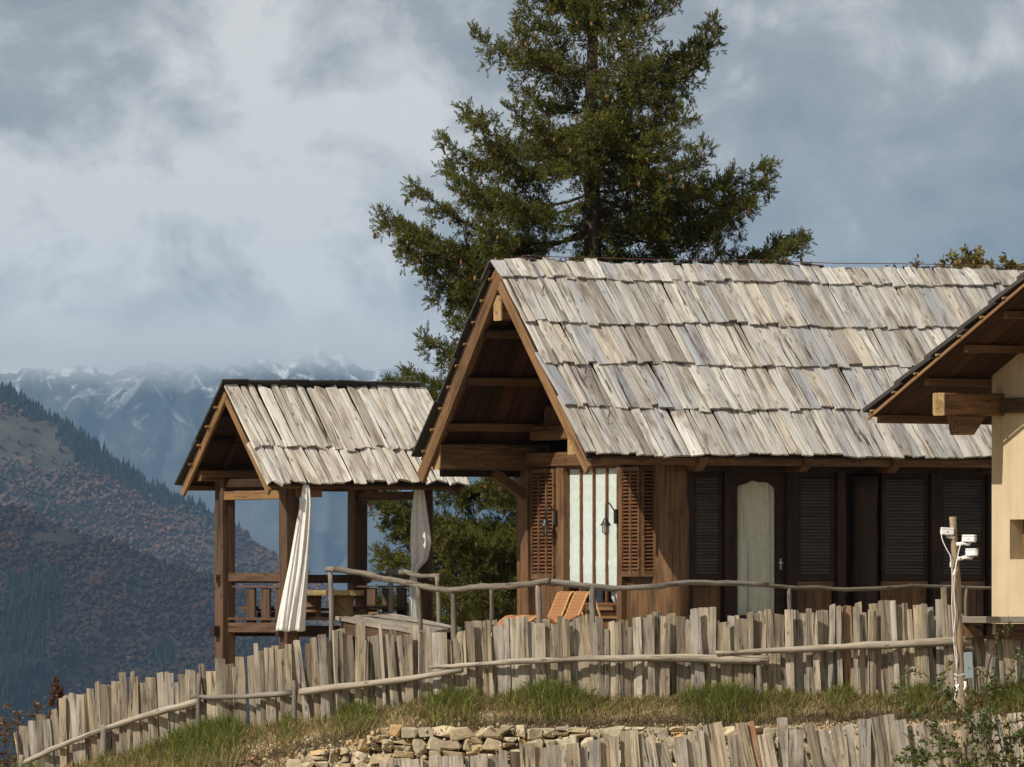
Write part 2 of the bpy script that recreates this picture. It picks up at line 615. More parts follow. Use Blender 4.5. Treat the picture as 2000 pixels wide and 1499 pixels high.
def wicker_mat():
    m, nt, b, _ = new_mat("tan_wicker")
    v, rr, src = coords(nt, (1, 1, 1), False)
    w = N(nt, "ShaderNodeTexWave", bands_direction='Y')
    w.inputs['Scale'].default_value = 5.0
    w.inputs['Distortion'].default_value = 0.4
    uv = N(nt, "ShaderNodeAttribute", attribute_name='Col')
    nt.links.new(uv.outputs['Vector'], w.inputs['Vector'])
    g = noise(nt, src, 90.0, 3.0)
    c = ramp(nt, w.outputs['Fac'], [(0.05, (0.17, 0.065, 0.022)), (0.3, (0.38, 0.17, 0.062)), (1.0, (0.45, 0.215, 0.085))])
    nt.links.new(mixc(nt, 1.0, c, ramp(nt, g, [(0.3, (0.75,) * 3), (0.7, (1.2,) * 3)]), 'MULTIPLY'), b.inputs['Base Color'])
    b.inputs['Roughness'].default_value = 0.55
    bump(nt, b, w.outputs['Fac'], 0.6, 0.01)
    return m


M_WICKER = wicker_mat()
M_WICKRIM = plain("pale_wicker_rim", (0.50, 0.27, 0.11), 0.5, 0.3, 0.2, 60)


def bark_mat(name, c0, c1, scale=14.0):
    m, nt, b, _ = new_mat(name)
    v, rr, src = coords(nt, (1, 1, 0.35), False)
    g = noise(nt, v, scale, 6.0, 0.7, 0.5)
    nt.links.new(ramp(nt, g, [(0.3, c0), (0.7, c1)]), b.inputs['Base Color'])
    b.inputs['Roughness'].default_value = 0.95
    b.inputs['Specular IOR Level'].default_value = 0.1
    bump(nt, b, g, 0.8, 0.03)
    return m


M_BARK = bark_mat("spruce_bark", (0.035, 0.025, 0.020), (0.13, 0.095, 0.075))
M_TWIG = bark_mat("thin_brown_stem", (0.05, 0.032, 0.022), (0.14, 0.09, 0.065), 20)
M_TWIGR = bark_mat("reddish_stem", (0.10, 0.035, 0.03), (0.22, 0.09, 0.075), 20)
M_NEEDLE = attr_mat("spruce_needles", 0.6, 0.2, 0.0, 1.0, 0.2)
M_LEAF = attr_mat("shrub_leaves", 0.5, 0.35, 0.0, 1.0, 0.25)
M_GRASS = attr_mat("grass_blades", 0.65, 0.2, 0.0, 1.0, 0.42)
M_FOREST = attr_mat("forest_foliage", 0.95, 0.05, 0.0, 1.0, 0.4)
M_RUBBLE = attr_mat("sandy_rubble", 0.95, 0.1, 0.25, 30.0)


def stone_mat():
    m, nt, b, _ = new_mat("rough_field_stone")
    v, rr, src = coords(nt, (1, 1, 1))
    base = ramp(nt, rr, [(0.0, (0.42, 0.34, 0.21)), (0.22, (0.34, 0.295, 0.21)), (0.42, (0.50, 0.40, 0.25)), (0.58, (0.36, 0.31, 0.22)), (0.74, (0.50, 0.31, 0.12)), (0.8, (0.46, 0.38, 0.25)), (0.93, (0.54, 0.47, 0.35)), (1, (0.40, 0.335, 0.23))])
    g = noise(nt, src, 9.0, 7.0, 0.65, 0.3)
    g2 = noise(nt, src, 45.0, 4.0, 0.6)
    c = mixc(nt, 1.0, base, ramp(nt, g, [(0.3, (0.62,) * 3), (0.5, (1,) * 3), (0.72, (1.3,) * 3)]), 'MULTIPLY')
    nt.links.new(c, b.inputs['Base Color'])
    b.inputs['Roughness'].default_value = 0.95
    b.inputs['Specular IOR Level'].default_value = 0.15
    bump(nt, b, mth(nt, 'ADD', g, mth(nt, 'MULTIPLY', g2, 0.4)), 0.7, 0.03)
    return m


M_STONE = stone_mat()


def ground_mat():
    m, nt, b, _ = new_mat("sandy_earth")
    v, rr, src = coords(nt, (1, 1, 1), False)
    g = noise(nt, src, 1.6, 6.0, 0.6)
    g2 = noise(nt, src, 22.0, 6.0, 0.7)
    c = ramp(nt, g, [(0.3, (0.42, 0.32, 0.195)), (0.55, (0.50, 0.39, 0.245)), (0.75, (0.36, 0.28, 0.18))])
    c = mixc(nt, 1.0, c, ramp(nt, g2, [(0.3, (0.6,) * 3), (0.55, (1,) * 3), (0.75, (1.2,) * 3)]), 'MULTIPLY')
    far = N(nt, "ShaderNodeSeparateXYZ")
    nt.links.new(src, far.inputs[0])
    f = ramp(nt, mth(nt, 'MULTIPLY', far.outputs['Y'], 0.001), [(0.16, (0, 0, 0)), (0.4, (1, 1, 1))])
    c = mixc(nt, f, c, (0.10, 0.095, 0.055))
    nt.links.new(c, b.inputs['Base Color'])
    b.inputs['Roughness'].default_value = 0.98
    b.inputs['Specular IOR Level'].default_value = 0.05
    bump(nt, b, g2, 0.9, 0.05)
    return m


M_GROUND = ground_mat()


def hill_mat():
    m, nt, b, _ = new_mat("wooded_hillside_soil")
    v, rr, src = coords(nt, (1, 1, 1), False)
    a = N(nt, "ShaderNodeAttribute", attribute_name='Col')
    g = noise(nt, src, 0.05, 6.0, 0.65)
    c = mixc(nt, 1.0, a.outputs['Color'], ramp(nt, g, [(0.3, (0.65,) * 3), (0.7, (1.3,) * 3)]), 'MULTIPLY')
    nt.links.new(c, b.inputs['Base Color'])
    b.inputs['Roughness'].default_value = 1.0
    b.inputs['Specular IOR Level'].default_value = 0.0
    return m


M_HILL = hill_mat()


def mountain_mat():
    m, nt, b, _ = new_mat("snow_dusted_rock")
    tc = N(nt, "ShaderNodeTexCoord")
    sp = N(nt, "ShaderNodeSeparateXYZ")
    nt.links.new(tc.outputs['Object'], sp.inputs[0])
    mp = N(nt, "ShaderNodeMapping")
    mp.inputs['Scale'].default_value = (1, 0.4, 0.22)
    mp.inputs['Rotation'].default_value = (0, R(18), 0)
    nt.links.new(tc.outputs['Object'], mp.inputs['Vector'])
    g = noise(nt, mp.outputs['Vector'], 0.022, 9.0, 0.64, 0.4)
    h = mth(nt, 'ADD', mth(nt, 'MULTIPLY', mth(nt, 'SUBTRACT', sp.outputs['Z'], 600.0), 0.0045), mth(nt, 'MULTIPLY', mth(nt, 'SUBTRACT', g, 0.5), 3.2))
    snow = ramp(nt, h, [(0.02, (0, 0, 0)), (0.45, (0.8, 0.8, 0.8))])
    streaks = None
    for ang_, off in ((38, 0.0), (-30, 700.0)):
        m2 = N(nt, "ShaderNodeMapping")
        m2.vector_type = 'TEXTURE'
        m2.inputs['Location'].default_value = (off, 0, off)
        m2.inputs['Rotation'].default_value = (0, R(ang_), 0)
        m2.inputs['Scale'].default_value = (1.0, 6.0, 9.0)
        nt.links.new(tc.outputs['Object'], m2.inputs['Vector'])
        gs = noise(nt, m2.outputs['Vector'], 0.022, 5.0, 0.6, 0.8)
        f_ = ramp(nt, gs, [(0.57, (0, 0, 0)), (0.66, (1, 1, 1))])
        streaks = f_ if streaks is None else mixc(nt, 1.0, streaks, f_, 'ADD')
    alt = ramp(nt, mth(nt, 'MULTIPLY', sp.outputs['Z'], 0.001), [(0.30, (0, 0, 0)), (0.66, (0.40, 0.40, 0.40))])
    snow = mixc(nt, 1.0, snow, mixc(nt, 1.0, streaks, alt, 'MULTIPLY'), 'ADD')
    g2 = noise(nt, tc.outputs['Object'], 0.004, 6.0, 0.6)
    rock = ramp(nt, g2, [(0.3, (0.025, 0.030, 0.028)), (0.7, (0.075, 0.075, 0.07))])
    nt.links.new(mixc(nt, snow, rock, (0.72, 0.75, 0.80)), b.inputs['Base Color'])
    b.inputs['Roughness'].default_value = 1.0
    b.inputs['Specular IOR Level'].default_value = 0.0
    return m


M_MOUNT = mountain_mat()

#PART2
# ------------------------------------------------------------------ terrain
def X2px(x, Y=131.5):
    return 1000.0 + x * F / Y


FENCE_BOT = ([-200, 0, 100, 200, 300, 390, 600, 840, 1000, 1500, 2000, 2300], [1545, 1508, 1494, 1478, 1455, 1436, 1404, 1377, 1367, 1366, 1362, 1360])


def fence_Y(px):
    return np.interp(px, [-200, 0, 600, 1000, 2000, 2300], [136.2, 135.0, 132.6, 131.7, 131.3, 131.2])


def fence_z(px):
    return (HZ - np.interp(px, *FENCE_BOT)) * fence_Y(px) / F


def wall_drop(px):
    return np.interp(px, [430, 560, 700, 800, 2300], [0.0, 0.45, 0.85, 0.95, 0.95])


def ground_h(x, y):
    x, y = np.asarray(x, float), np.asarray(y, float)
    px = X2px(x)
    yf, zf = fence_Y(px), fence_z(px)
    d = yf - y
    lump = (fbm(x * 1.3, y * 1.3, 4, 2) - 0.5) * 0.16
    z = zf - 0.235 * np.clip(d, 0, 1.7)
    z = z - wall_drop(px) * np.clip((d - 1.72) / 0.16, 0, 1)
    z = z - 0.30 * np.clip(d - 1.88, 0, 12)
    back = np.clip(-d, 0, None)
    plateau = np.where(px < 620, zf - 0.28 * np.clip(back, 0, 14), zf)
    plateau = plateau + (np.clip((px - 620) / 300, 0, 1) * 0)
    drop = np.clip(y - 156.0, 0, None)
    zb = plateau - 0.45 * np.clip(drop, 0, 600) - 0.02 * np.clip(drop - 600, 0, 2500)
    z = np.where(d >= 0, z, zb)
    front = np.interp(y, [-400, -60, 0, 12, 60, 100, 119, 200], [6, -1.2, -1.75, -2.6, -13.0, -10.0, -5.2, -5.2])
    k = np.clip((121.0 - y) / 4.0, 0, 1)
    near = (np.abs(x) < 40) & (y > 118) & (y < 160)
    z = z * (1 - k) + front * k + np.where(near, lump, 0)
    # away from the terrace the hillside falls off to both sides
    z = z - 0.22 * np.clip(np.abs(x) - 25, 0, 800) * np.clip((y - 40) / 60, 0, 1)
    return np.maximum(z, -330.0)


ys = np.concatenate([-np.geomspace(300, 4, 16), np.linspace(0, 118, 40)[1:], np.arange(118.5, 126, 0.75), np.arange(126, 136.5, 0.11), np.arange(137, 158, 1.0), np.geomspace(159, 29800, 70)])
xpos = np.concatenate([np.arange(0, 8.5, 0.13), np.geomspace(8.8, 14500, 60)])
xs = np.concatenate([-xpos[:0:-1], xpos])
GX, GY = np.meshgrid(xs, ys)
GZ = ground_h(GX, GY)
nyg, nxg = GX.shape
idx = np.arange(nyg * nxg).reshape(nyg, nxg)
Q = np.stack([idx[:-1, :-1], idx[:-1, 1:], idx[1:, 1:], idx[1:, :-1]], axis=-1).reshape(-1, 4)
g_me = tri_mesh("ground", np.stack([GX, GY, GZ], -1).reshape(-1, 3), Q, None, True)
ground = tag(link("ground", g_me, M_GROUND), kind="structure")


def ridge(name, Yc, crest, run, drop, amp, freq, mat, colfn, px0, px1, nx, nt, seed, back=0.5, smooth=True, jag=0.0, wide=(3500, 1500)):
    """a mountain ridge: crest line at distance Yc, its near slope falling towards the camera"""
    px = np.concatenate([np.linspace(px0 - wide[0], px0, 50)[:-1], np.linspace(px0, px1, nx), np.linspace(px1, px1 + wide[1], 50)[1:]])
    cz = (HZ - np.interp(px, [c[0] for c in crest], [c[1] for c in crest])) * Yc / F
    cz = cz + jag * (fbm(px / 26.0, px * 0 + 1.7, 4, seed + 3) - 0.5)
    t = np.concatenate([-np.linspace(back, 0.03, 8), np.linspace(0, 1, nt) ** 1.15])
    PX, T = np.meshgrid(px, t)
    CZ = np.broadcast_to(cz, PX.shape)

    def height(PX, T, CZ):
        X = (PX - 1000) * Yc / F
        Yv = Yc - run * T
        n = fbm(X / freq, Yv / freq, 6, seed, 0.5) - 0.5
        rg = 1 - np.abs(2 * fbm(X / (freq * 0.6) + T * 4.5, T * 2.2, 4, seed + 9) - 1)
        w = np.clip(np.abs(T) * 5, 0.08, 1)
        Z = CZ - drop * np.abs(T) ** 0.95 + amp * (n + 0.55 * (rg - 0.75)) * w
        return X, Yv, Z
    X, Yv, Z = height(PX, T, CZ)
    V = np.stack([X, Yv, Z], -1)
    ny_, nx_ = PX.shape
    idx = np.arange(ny_ * nx_).reshape(ny_, nx_)
    Q = np.stack([idx[:-1, 1:], idx[:-1, :-1], idx[1:, :-1], idx[1:, 1:]], axis=-1).reshape(-1, 4)
    cols = colfn(PX, T, Yv, Z).reshape(-1, 3) if colfn else None
    me = tri_mesh(name, V.reshape(-1, 3), Q, cols, smooth)
    o = tag(link(name, me, mat), kind="structure")

    def at(p, tt):
        c = (HZ - np.interp(p, [c[0] for c in crest], [c[1] for c in crest])) * Yc / F
        return height(p, tt, c)
    return o, at


def col_grid(shape, c):
    return np.broadcast_to(np.array(c), shape + (3,)).copy()


def clear_mid(px, py):
    """how bare the middle ridge is: open pasture near its upper left"""
    n = fbm(px / 60.0, py / 45.0, 4, 31)
    a = np.exp(-((px - 20) / 105) ** 2 - ((py - 865) / 66) ** 2) * 1.45
    b = np.exp(-((px - 120) / 35) ** 2 - ((py - 900) / 26) ** 2) * 0.75
    return np.clip((a + b + (n - 0.5) * 0.9) * 2.0 - 0.75, 0, 1)


def clear_near(px, py):
    n = fbm(px / 50.0, py / 40.0, 4, 41)
    a = np.exp(-((px - 105) / 55) ** 2 - ((py - 1052) / 20) ** 2) * 1.3
    b = np.exp(-((px - 85) / 22) ** 2 - ((py - 1100) / 28) ** 2) * 0.6
    return np.clip((a + b + (n - 0.5) * 0.7) * 2.2 - 0.9, 0, 1)


def conifer_near(px, py):
    n = fbm(px / 70.0, py / 90.0, 4, 51)
    a = np.exp(-((px - 60 + (py - 1250) * 0.12) / 70) ** 2) * np.clip((py - 1075) / 60, 0, 1) * 1.0
    b = np.exp(-((px - 330) / 25) ** 2 - ((py - 1275) / 25) ** 2) * 0.8
    return np.clip((a + b + (n - 0.5) * 1.0) * 2.0 - 0.65, 0, 1)


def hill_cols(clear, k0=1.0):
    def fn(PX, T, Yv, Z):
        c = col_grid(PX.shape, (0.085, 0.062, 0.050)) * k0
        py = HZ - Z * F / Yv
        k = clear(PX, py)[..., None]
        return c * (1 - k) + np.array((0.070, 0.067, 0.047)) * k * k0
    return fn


FAR_CREST = [(-600, 760), (-200, 752), (0, 745), (40, 735), (75, 728), (110, 738), (160, 722), (215, 735), (300, 716), (345, 722), (390, 712), (440, 728), (520, 705), (560, 712), (600, 688), (628, 678), (650, 692), (690, 706), (730, 722), (780, 730),
             (900, 745), (1200, 770), (1600, 760), (2000, 735), (2600, 750)]
mountain, _ = ridge("mountain", 26000.0, FAR_CREST, 5200.0, 1250.0, 520.0, 700.0, M_MOUNT, None, -1200, 2800, 520, 100, 5, 0.35, True, 55.0, (4500, 4500))
MID_CREST = [(-4500, 420), (-3200, 610), (-2200, 430), (-1300, 520), (-500, 560), (-200, 660), (0, 762), (50, 786), (100, 818), (150, 846), (200, 886), (250, 918), (300, 952), (340, 972), (400, 992), (455, 1020), (500, 1058), (545, 1082), (600, 1117), (640, 1142), (700, 1180), (800, 1235), (1000, 1330), (1400, 1420)]
hill_mid, at_mid = ridge("hill", 10000.0, MID_CREST, 620.0, 420.0, 80.0, 150.0, M_HILL, hill_cols(clear_mid), -700, 1400, 240, 90, 12)
NEAR_CREST = [(-4500, 820), (-3000, 930), (-2000, 800), (-1200, 900), (-500, 880), (-150, 935), (0, 984), (47, 996), (100, 1018), (159, 1045), (210, 1054), (280, 1080), (350, 1108), (420, 1129), (480, 1160), (546, 1190), (620, 1235), (700, 1275), (900, 1360), (1300, 1440)]
hill_near, at_near = ridge("wooded_hill", 7000.0, NEAR_CREST, 480.0, 330.0, 55.0, 110.0, M_HILL, hill_cols(clear_near, 0.48), -600, 1300, 240, 90, 21)  # ground tone dimmed: a cloud shadow put into the colour


# ------------------------------------------------------------------ far woods
def blob_shape(seed):
    """a small ragged crown: an uneven double pyramid"""
    r = np.random.default_rng(seed)
    n = 5
    V = [(r.uniform(-.2, .2), r.uniform(-.2, .2), 0.0)]
    for j in range(n):
        a = 2 * math.pi * j / n + r.uniform(-.3, .3)
        q = r.uniform(0.65, 1.25)
        V.append((q * math.cos(a), q * math.sin(a), r.uniform(0.5, 1.1)))
    V.append((r.uniform(-.4, .4), r.uniform(-.4, .4), r.uniform(1.2, 1.55)))
    T = []
    for j in range(n):
        T += [(0, 1 + (j + 1) % n, 1 + j), (1 + j, 1 + (j + 1) % n, n + 1)]
    return np.array(V), np.array(T)


def conifer_shape(seed, tiers=4, n=7):
    r = np.random.default_rng(seed)
    V, T = [], []
    for k in range(tiers):
        z0 = 0.06 + k * 0.9 / tiers * 0.95
        z1 = z0 + 0.42
        rad = 0.23 * (1 - k / (tiers + 0.5))
        b = len(V)
        ph = r.uniform(0, 6)
        for j in range(n):
            a = ph + 2 * math.pi * j / n
            q = rad * r.uniform(0.65, 1.15)
            V.append((q * math.cos(a), q * math.sin(a), z0 + r.uniform(-0.03, 0.03)))
        V.append((0, 0, min(z1, 1.0) if k < tiers - 1 else 1.0))
        for j in range(n):
            T.append((b + j, b + (j + 1) % n, b + n))
    return np.array(V), np.array(T)


BLOBS = [blob_shape(s) for s in (1, 2, 3, 4)]
CONS = [conifer_shape(s) for s in (1, 2, 3)]
AUT = np.array([(0.105, 0.074, 0.060), (0.098, 0.074, 0.064), (0.115, 0.084, 0.070), (0.086, 0.067, 0.058), (0.145, 0.082, 0.048), (0.155, 0.098, 0.05), (0.10, 0.085, 0.05), (0.066, 0.066, 0.042)])


def scatter(at, Yc, n, px0, px1, clear, conif, size, seed, dark=1.0):
    r = np.random.default_rng(seed)
    px = r.uniform(px0, px1, n)
    t = r.uniform(0, 0.92, n)
    X, Yv, Z = at(px, t)
    py = HZ - Z * F / Yv
    keep = r.random(n) > clear(px, py) * 0.94
    X, Yv, Z, px, py = (a[keep] for a in (X, Yv, Z, px, py))
    n = len(X)
    cn = r.random(n) < conif(px, py)
    pos = np.stack([X, Yv, Z], 1)
    patch = fbm(px / 45.0, py / 35.0, 3, seed)
    Vs, Ts, Cs, off = [], [], [], 0
    for k in range(4):
        m = (~cn) & (np.arange(n) % 4 == k)
        c = int(m.sum())
        s_ = size * np.clip(r.lognormal(-0.08, 0.33, c), 0.45, 2.0)
        ci = np.clip((r.random(c) ** 1.4 * 8).astype(int), 0, 7)
        ci = np.where((patch[m] > 0.56) & (r.random(c) < 0.5), r.choice([4, 5, 4, 0], c), ci)
        ci = np.where((patch[m] < 0.55) & (ci >= 4) & (ci < 6) & (r.random(c) < 0.75), r.integers(0, 4, c), ci)
        br_ = 0.55 + 0.9 * fbm(px[m] / 28.0, py[m] / 20.0, 4, seed + 5)
        col = (AUT[ci] * 0.8 + AUT[:4].mean(0) * 0.2) * np.array((1.14, 1.0, 0.88)) * r.uniform(0.8, 1.15, (c, 1)) * dark * br_[:, None]
        P, T, C = inst(*BLOBS[k], pos[m], rotz(r.uniform(0, 6.28, c)), np.stack([s_, s_, s_ * r.uniform(0.9, 1.6, c)], 1), col)
        Vs.append(P); Ts.append(T + off); Cs.append(C); off += len(P)
    for k in range(3):
        m = cn & (np.arange(n) % 3 == k)
        c = int(m.sum())
        s_ = size * r.uniform(3.0, 5.5, c)
        col = np.array((0.023, 0.029, 0.024)) * r.uniform(0.7, 1.4, (c, 1))
        P, T, C = inst(*CONS[k], pos[m], rotz(r.uniform(0, 6.28, c)), np.stack([s_ * 1.1, s_ * 1.1, s_], 1), col)
        Vs.append(P); Ts.append(T + off); Cs.append(C); off += len(P)
    return np.concatenate(Vs), np.concatenate(Ts), np.concatenate(Cs)


def conif_mid(px, py):
    line = np.interp(px, [c[0] for c in MID_CREST], [c[1] for c in MID_CREST])
    a = np.clip(1 - (py - line) / np.interp(px, [0, 120, 340, 420], [42, 70, 40, 8]), 0, 1) * 2.0
    n = fbm(px / 60.0, py / 50.0, 4, 61)
    return np.clip(a * (px < 440) + (n - 0.60) * 1.6, 0, 1)


V, T, C = scatter(at_mid, 10000.0, 40000, -450, 820, clear_mid, conif_mid, 2.1, 71, 1.15)
tag(link("forest", tri_mesh("forest", V, T, C), M_FOREST), "russet and brown wood covering the middle mountain ridge", "forest", kind="stuff")
V, T, C = scatter(at_near, 7000.0, 40000, -450, 820, clear_near, conifer_near, 1.75, 72, 0.46)  # crowns dimmed too, the cloud shadow being in their colour
tag(link("forest", tri_mesh("forest_near", V, T, C), M_FOREST), "autumn wood on the nearer lower hillside, coloured dark for cloud shadow", "forest", kind="stuff")

con_me = []
for k in range(3):
    Vc, Tc = CONS[k]
    Vt, Tt = conifer_shape(20 + k, 6, 8)
    con_me.append(tri_mesh("conifer_tree", Vt, Tt, np.tile(np.array((0.020, 0.032, 0.025)), (len(Vt), 1))))
    con_me[-1].materials.append(M_FOREST)
r = random.Random(5)
pxs = []
p = -60.0
while p < 470:
    p += r.uniform(2.0, 7.5) * (1.0 if p < 330 else 2.2)
    pxs.append(p)
for p in pxs:
    t = r.uniform(-0.012, 0.03)
    X, Yv, Z = at_mid(np.array([p]), np.array([t]))
    o = bpy.data.objects.new("conifer_tree", con_me[r.randrange(3)])
    hgt = r.uniform(8, 17) * (1.0 if p < 330 else 0.75)
    o.location = (float(X[0]), float(Yv[0]), float(Z[0]) - 1.0)
    wd_ = hgt * r.uniform(1.0, 1.5)
    o.scale = (wd_, wd_, hgt)
    o.rotation_euler = (0, 0, r.uniform(0, 6))
    COL.objects.link(o)
    tag(o, "dark conifer on the sloping skyline of the middle ridge", "tree", "conifers along the middle ridge's skyline")

# ------------------------------------------------------------------ haze in the valley air
hz_m = bpy.data.materials.new("valley_haze")
hz_m.use_nodes = True
hz_nt = hz_m.node_tree
hz_nt.nodes.clear()
hz_o = hz_nt.nodes.new("ShaderNodeOutputMaterial")
hz_v = hz_nt.nodes.new("ShaderNodeVolumePrincipled")
hz_v.inputs['Color'].default_value = (0.36, 0.61, 0.98, 1)
hz_v.inputs['Density'].default_value = 2.0e-5
hz_v.inputs['Anisotropy'].default_value = 0.0
hz_nt.links.new(hz_v.outputs[0], hz_o.inputs['Volume'])
haze = MB().box(-16000, 16000, -900, 31000, -340, 900).build("haze", hz_m)
tag(haze, "pale blue haze filling the valley", "haze", kind="stuff")

# low cloud resting on the far summits
cl_m = bpy.data.materials.new("summit_cloud")
cl_m.use_nodes = True
nt = cl_m.node_tree
nt.nodes.clear()
c_o = nt.nodes.new("ShaderNodeOutputMaterial")
c_v = nt.nodes.new("ShaderNodeVolumePrincipled")
c_v.inputs['Color'].default_value = (0.86, 0.90, 0.95, 1)
tc = N(nt, "ShaderNodeTexCoord")
sp = N(nt, "ShaderNodeSeparateXYZ")
nt.links.new(tc.outputs['Object'], sp.inputs[0])
g = noise(nt, tc.outputs['Object'], 0.0022, 5.0, 0.55, 0.3)
zf = mth(nt, 'MULTIPLY', mth(nt, 'SUBTRACT', sp.outputs['Z'], 545.0), 0.0085)
up_ = mth(nt, 'ADD', zf, mth(nt, 'MULTIPLY', mth(nt, 'SUBTRACT', g, 0.5), 2.6))
top_ = mth(nt, 'MULTIPLY', mth(nt, 'ADD', mth(nt, 'SUBTRACT', 690.0, sp.outputs['Z']), mth(nt, 'MULTIPLY', mth(nt, 'SUBTRACT', g, 0.5), 420.0)), 0.007)
d_ = mth(nt, 'MINIMUM', mth(nt, 'MAXIMUM', mth(nt, 'MINIMUM', up_, top_), 0.0), 1.0)
nt.links.new(mth(nt, 'MULTIPLY', d_, 0.0024), c_v.inputs['Density'])
nt.links.new(c_v.outputs[0], c_o.inputs['Volume'])
cl_m.cycles.volume_step_rate = 0.4
cloud = MB().box(-2200, 3800, 23400, 25700, 470, 850).build("cloud", cl_m)
tag(cloud, "low grey cloud bank hiding the far mountain summits", "cloud", kind="stuff")
#PART3
# ------------------------------------------------------------------ the wooden cabin
TH = R(30)
CX0 = W(1310, 1245, 140.0)
cabin = empty("wooden_cabin", CX0, TH)
tag(cabin, "long brown timber cabin with steep grey shingle roof and louvred shutters", "cabin")
bR, bE, bF = 2.095, -0.409, 4.60      # ridge, near eave, far eave (across the cabin)
zR, zE = 5.16, 2.47
A0, A1 = -1.60, 9.3                  # ends of the roof along the cabin
SL = math.hypot(bR - bE, zR - zE)
PITCH = math.atan2(zR - zE, bR - bE)
PITCHF = R(51.5)                     # the far slope is a little steeper
SLF = (zR - zE) / math.sin(PITCHF)


def slope_frame(a, s, side, lift=0.0, ridge=(bR, zR), pitch=None):
    """point on a roof slope at distance s below the ridge; side -1 near slope, +1 far slope"""
    if pitch is None: pitch = PITCH if side < 0 else PITCHF
    b = ridge[0] + side * s * math.cos(pitch)
    z = ridge[1] - s * math.sin(pitch)
    nrm = Vector((0, side * math.sin(pitch), math.cos(pitch)))
    return Vector((a, b, z)) + nrm * lift


def slope_axes(side, pitch=None):
    if pitch is None: pitch = PITCH if side < 0 else PITCHF
    upv = Vector((0, -side * math.cos(pitch), math.sin(pitch)))       # up the slope
    nrm = Vector((0, side * math.sin(pitch), math.cos(pitch)))
    x = upv.cross(nrm)
    return x, upv, nrm


def lay_shingles(parent, mat, courses, a0, a1, side, wid, ridge, pitch, r, thick=0.026, overlap=0.16, rag=0.014, as_stuff_beyond=None, name="shingle", gaps=(0, 0.004, 0.009, 0.018)):
    x, upv, nrm = slope_axes(side, pitch)
    rest = MB()
    for ci, (s_top, s_bot) in enumerate(courses):
        a = a0 + r.uniform(-0.04, 0.02)
        while a < a1:
            w = r.uniform(*wid)
            if r.random() < 0.12: w *= 0.6
            L = s_bot - s_top + (overlap if ci else 0.02) + r.uniform(-0.02, 0.02)
            drop_ = r.gauss(0, 0.016) + 0.025 * math.sin(a * 1.7 + ci * 2.1)
            org = slope_frame(a + w / 2, s_bot + drop_, side, 0.0, ridge, pitch)
            lift0 = r.uniform(0.034, 0.066)
            lift1 = -0.004 + r.uniform(0, 0.02)
            yv = (upv * L + nrm * (lift1 - lift0)).normalized()
            tw = r.gauss(0, 0.012)
            roll = r.gauss(0, 0.09)
            yv = (yv + x * tw).normalized()
            zv = (x.cross(yv).normalized() + x * roll).normalized()
            xv = yv.cross(zv).normalized()
            M = Matrix((xv, yv, zv)).transposed().to_4x4()
            M.translation = org + nrm * lift0
            if as_stuff_beyond is None or a < as_stuff_beyond:
                plank(name, parent, M, w - 0.006, L, thick, mat, r, rag)
            else:
                b = MB().box(-w / 2 + 0.003, w / 2 - 0.003, 0, L, 0, thick)
                rest.add([M @ Vector(v) for v in b.v], b.f)
            a += w + r.choice(gaps)
    return rest


rs = random.Random(21)
# roof deck (sheathing) as one shell part; shingles are its children
deck_t = 0.03
roof = MB()
for side in (-1, 1):
    x, upv, nrm = slope_axes(side)
    s0, s1 = 0.0, (SL if side < 0 else SLF) - 0.02
    P = [slope_frame(A0 + 0.05, s0, side, -0.025), slope_frame(A1, s0, side, -0.025), slope_frame(A1, s1, side, -0.025), slope_frame(A0 + 0.05, s1, side, -0.025)]
    Q4 = [p - nrm * deck_t for p in P]
    roof.add(P + Q4, [(0, 1, 2, 3), (7, 6, 5, 4), (0, 4, 5, 1), (1, 5, 6, 2), (2, 6, 7, 3), (3, 7, 4, 0)])
roof_o = roof.build("roof", M_DARKB, cabin)
fr = [0.0, 0.088, 0.318, 0.532, 0.760, 1.0]
courses = [(SL * fr[i], SL * fr[i + 1] + 0.03) for i in range(5)]
rest = lay_shingles(roof_o, M_SHINGLE, courses, A0, A1, -1, (0.11, 0.215), (bR, zR), PITCH, rs, as_stuff_beyond=6.6)
tag(rest.build("shingles", M_SHINGLE, roof_o), kind="stuff")
back = lay_shingles(roof_o, M_SHINGLE, [(p_ * SLF / SL, q_ * SLF / SL) for p_, q_ in courses], A0 - 0.02, A1, 1, (0.13, 0.22), (bR, zR), PITCHF, rs, as_stuff_beyond=-99)
tag(back.build("shingles", M_SHADESIDE, roof_o), kind="stuff")

# rake boards and fascia
for side in (-1, 1):
    x, upv, nrm = slope_axes(side)
    a = A0 + 0.07
    dpt = -0.150 if side < 0 else -0.172
    SS = SL if side < 0 else SLF
    p0 = slope_frame(a, SS + (0.13 if side < 0 else 0.20), side, dpt)
    p1 = slope_frame(a, 0.06, side, dpt)
    lumber("rake_board", cabin, p0, p1, 0.055, 0.15 if side < 0 else 0.20, M_HONEY if side < 0 else M_BROWN, nrm, 1)
    p0 = slope_frame(a + 0.09, SS + 0.03, side, -0.085)
    p1 = slope_frame(a + 0.09, 0.04, side, -0.085)
    lumber("rake_batten", cabin, p0, p1, 0.22, 0.045, M_BROWN, nrm, 2)
lumber("fascia", cabin, slope_frame(A0 + 0.15, SL - 0.03, -1, -0.13) , slope_frame(A1, SL - 0.03, -1, -0.13), 0.035, 0.11, M_BROWN, (0, 0, 1), 3)
lumber("fascia", cabin, slope_frame(A0 + 0.15, SLF - 0.03, 1, -0.12), slope_frame(A1, SLF - 0.03, 1, -0.12), 0.03, 0.1, M_DARKB, (0, 0, 1), 3)
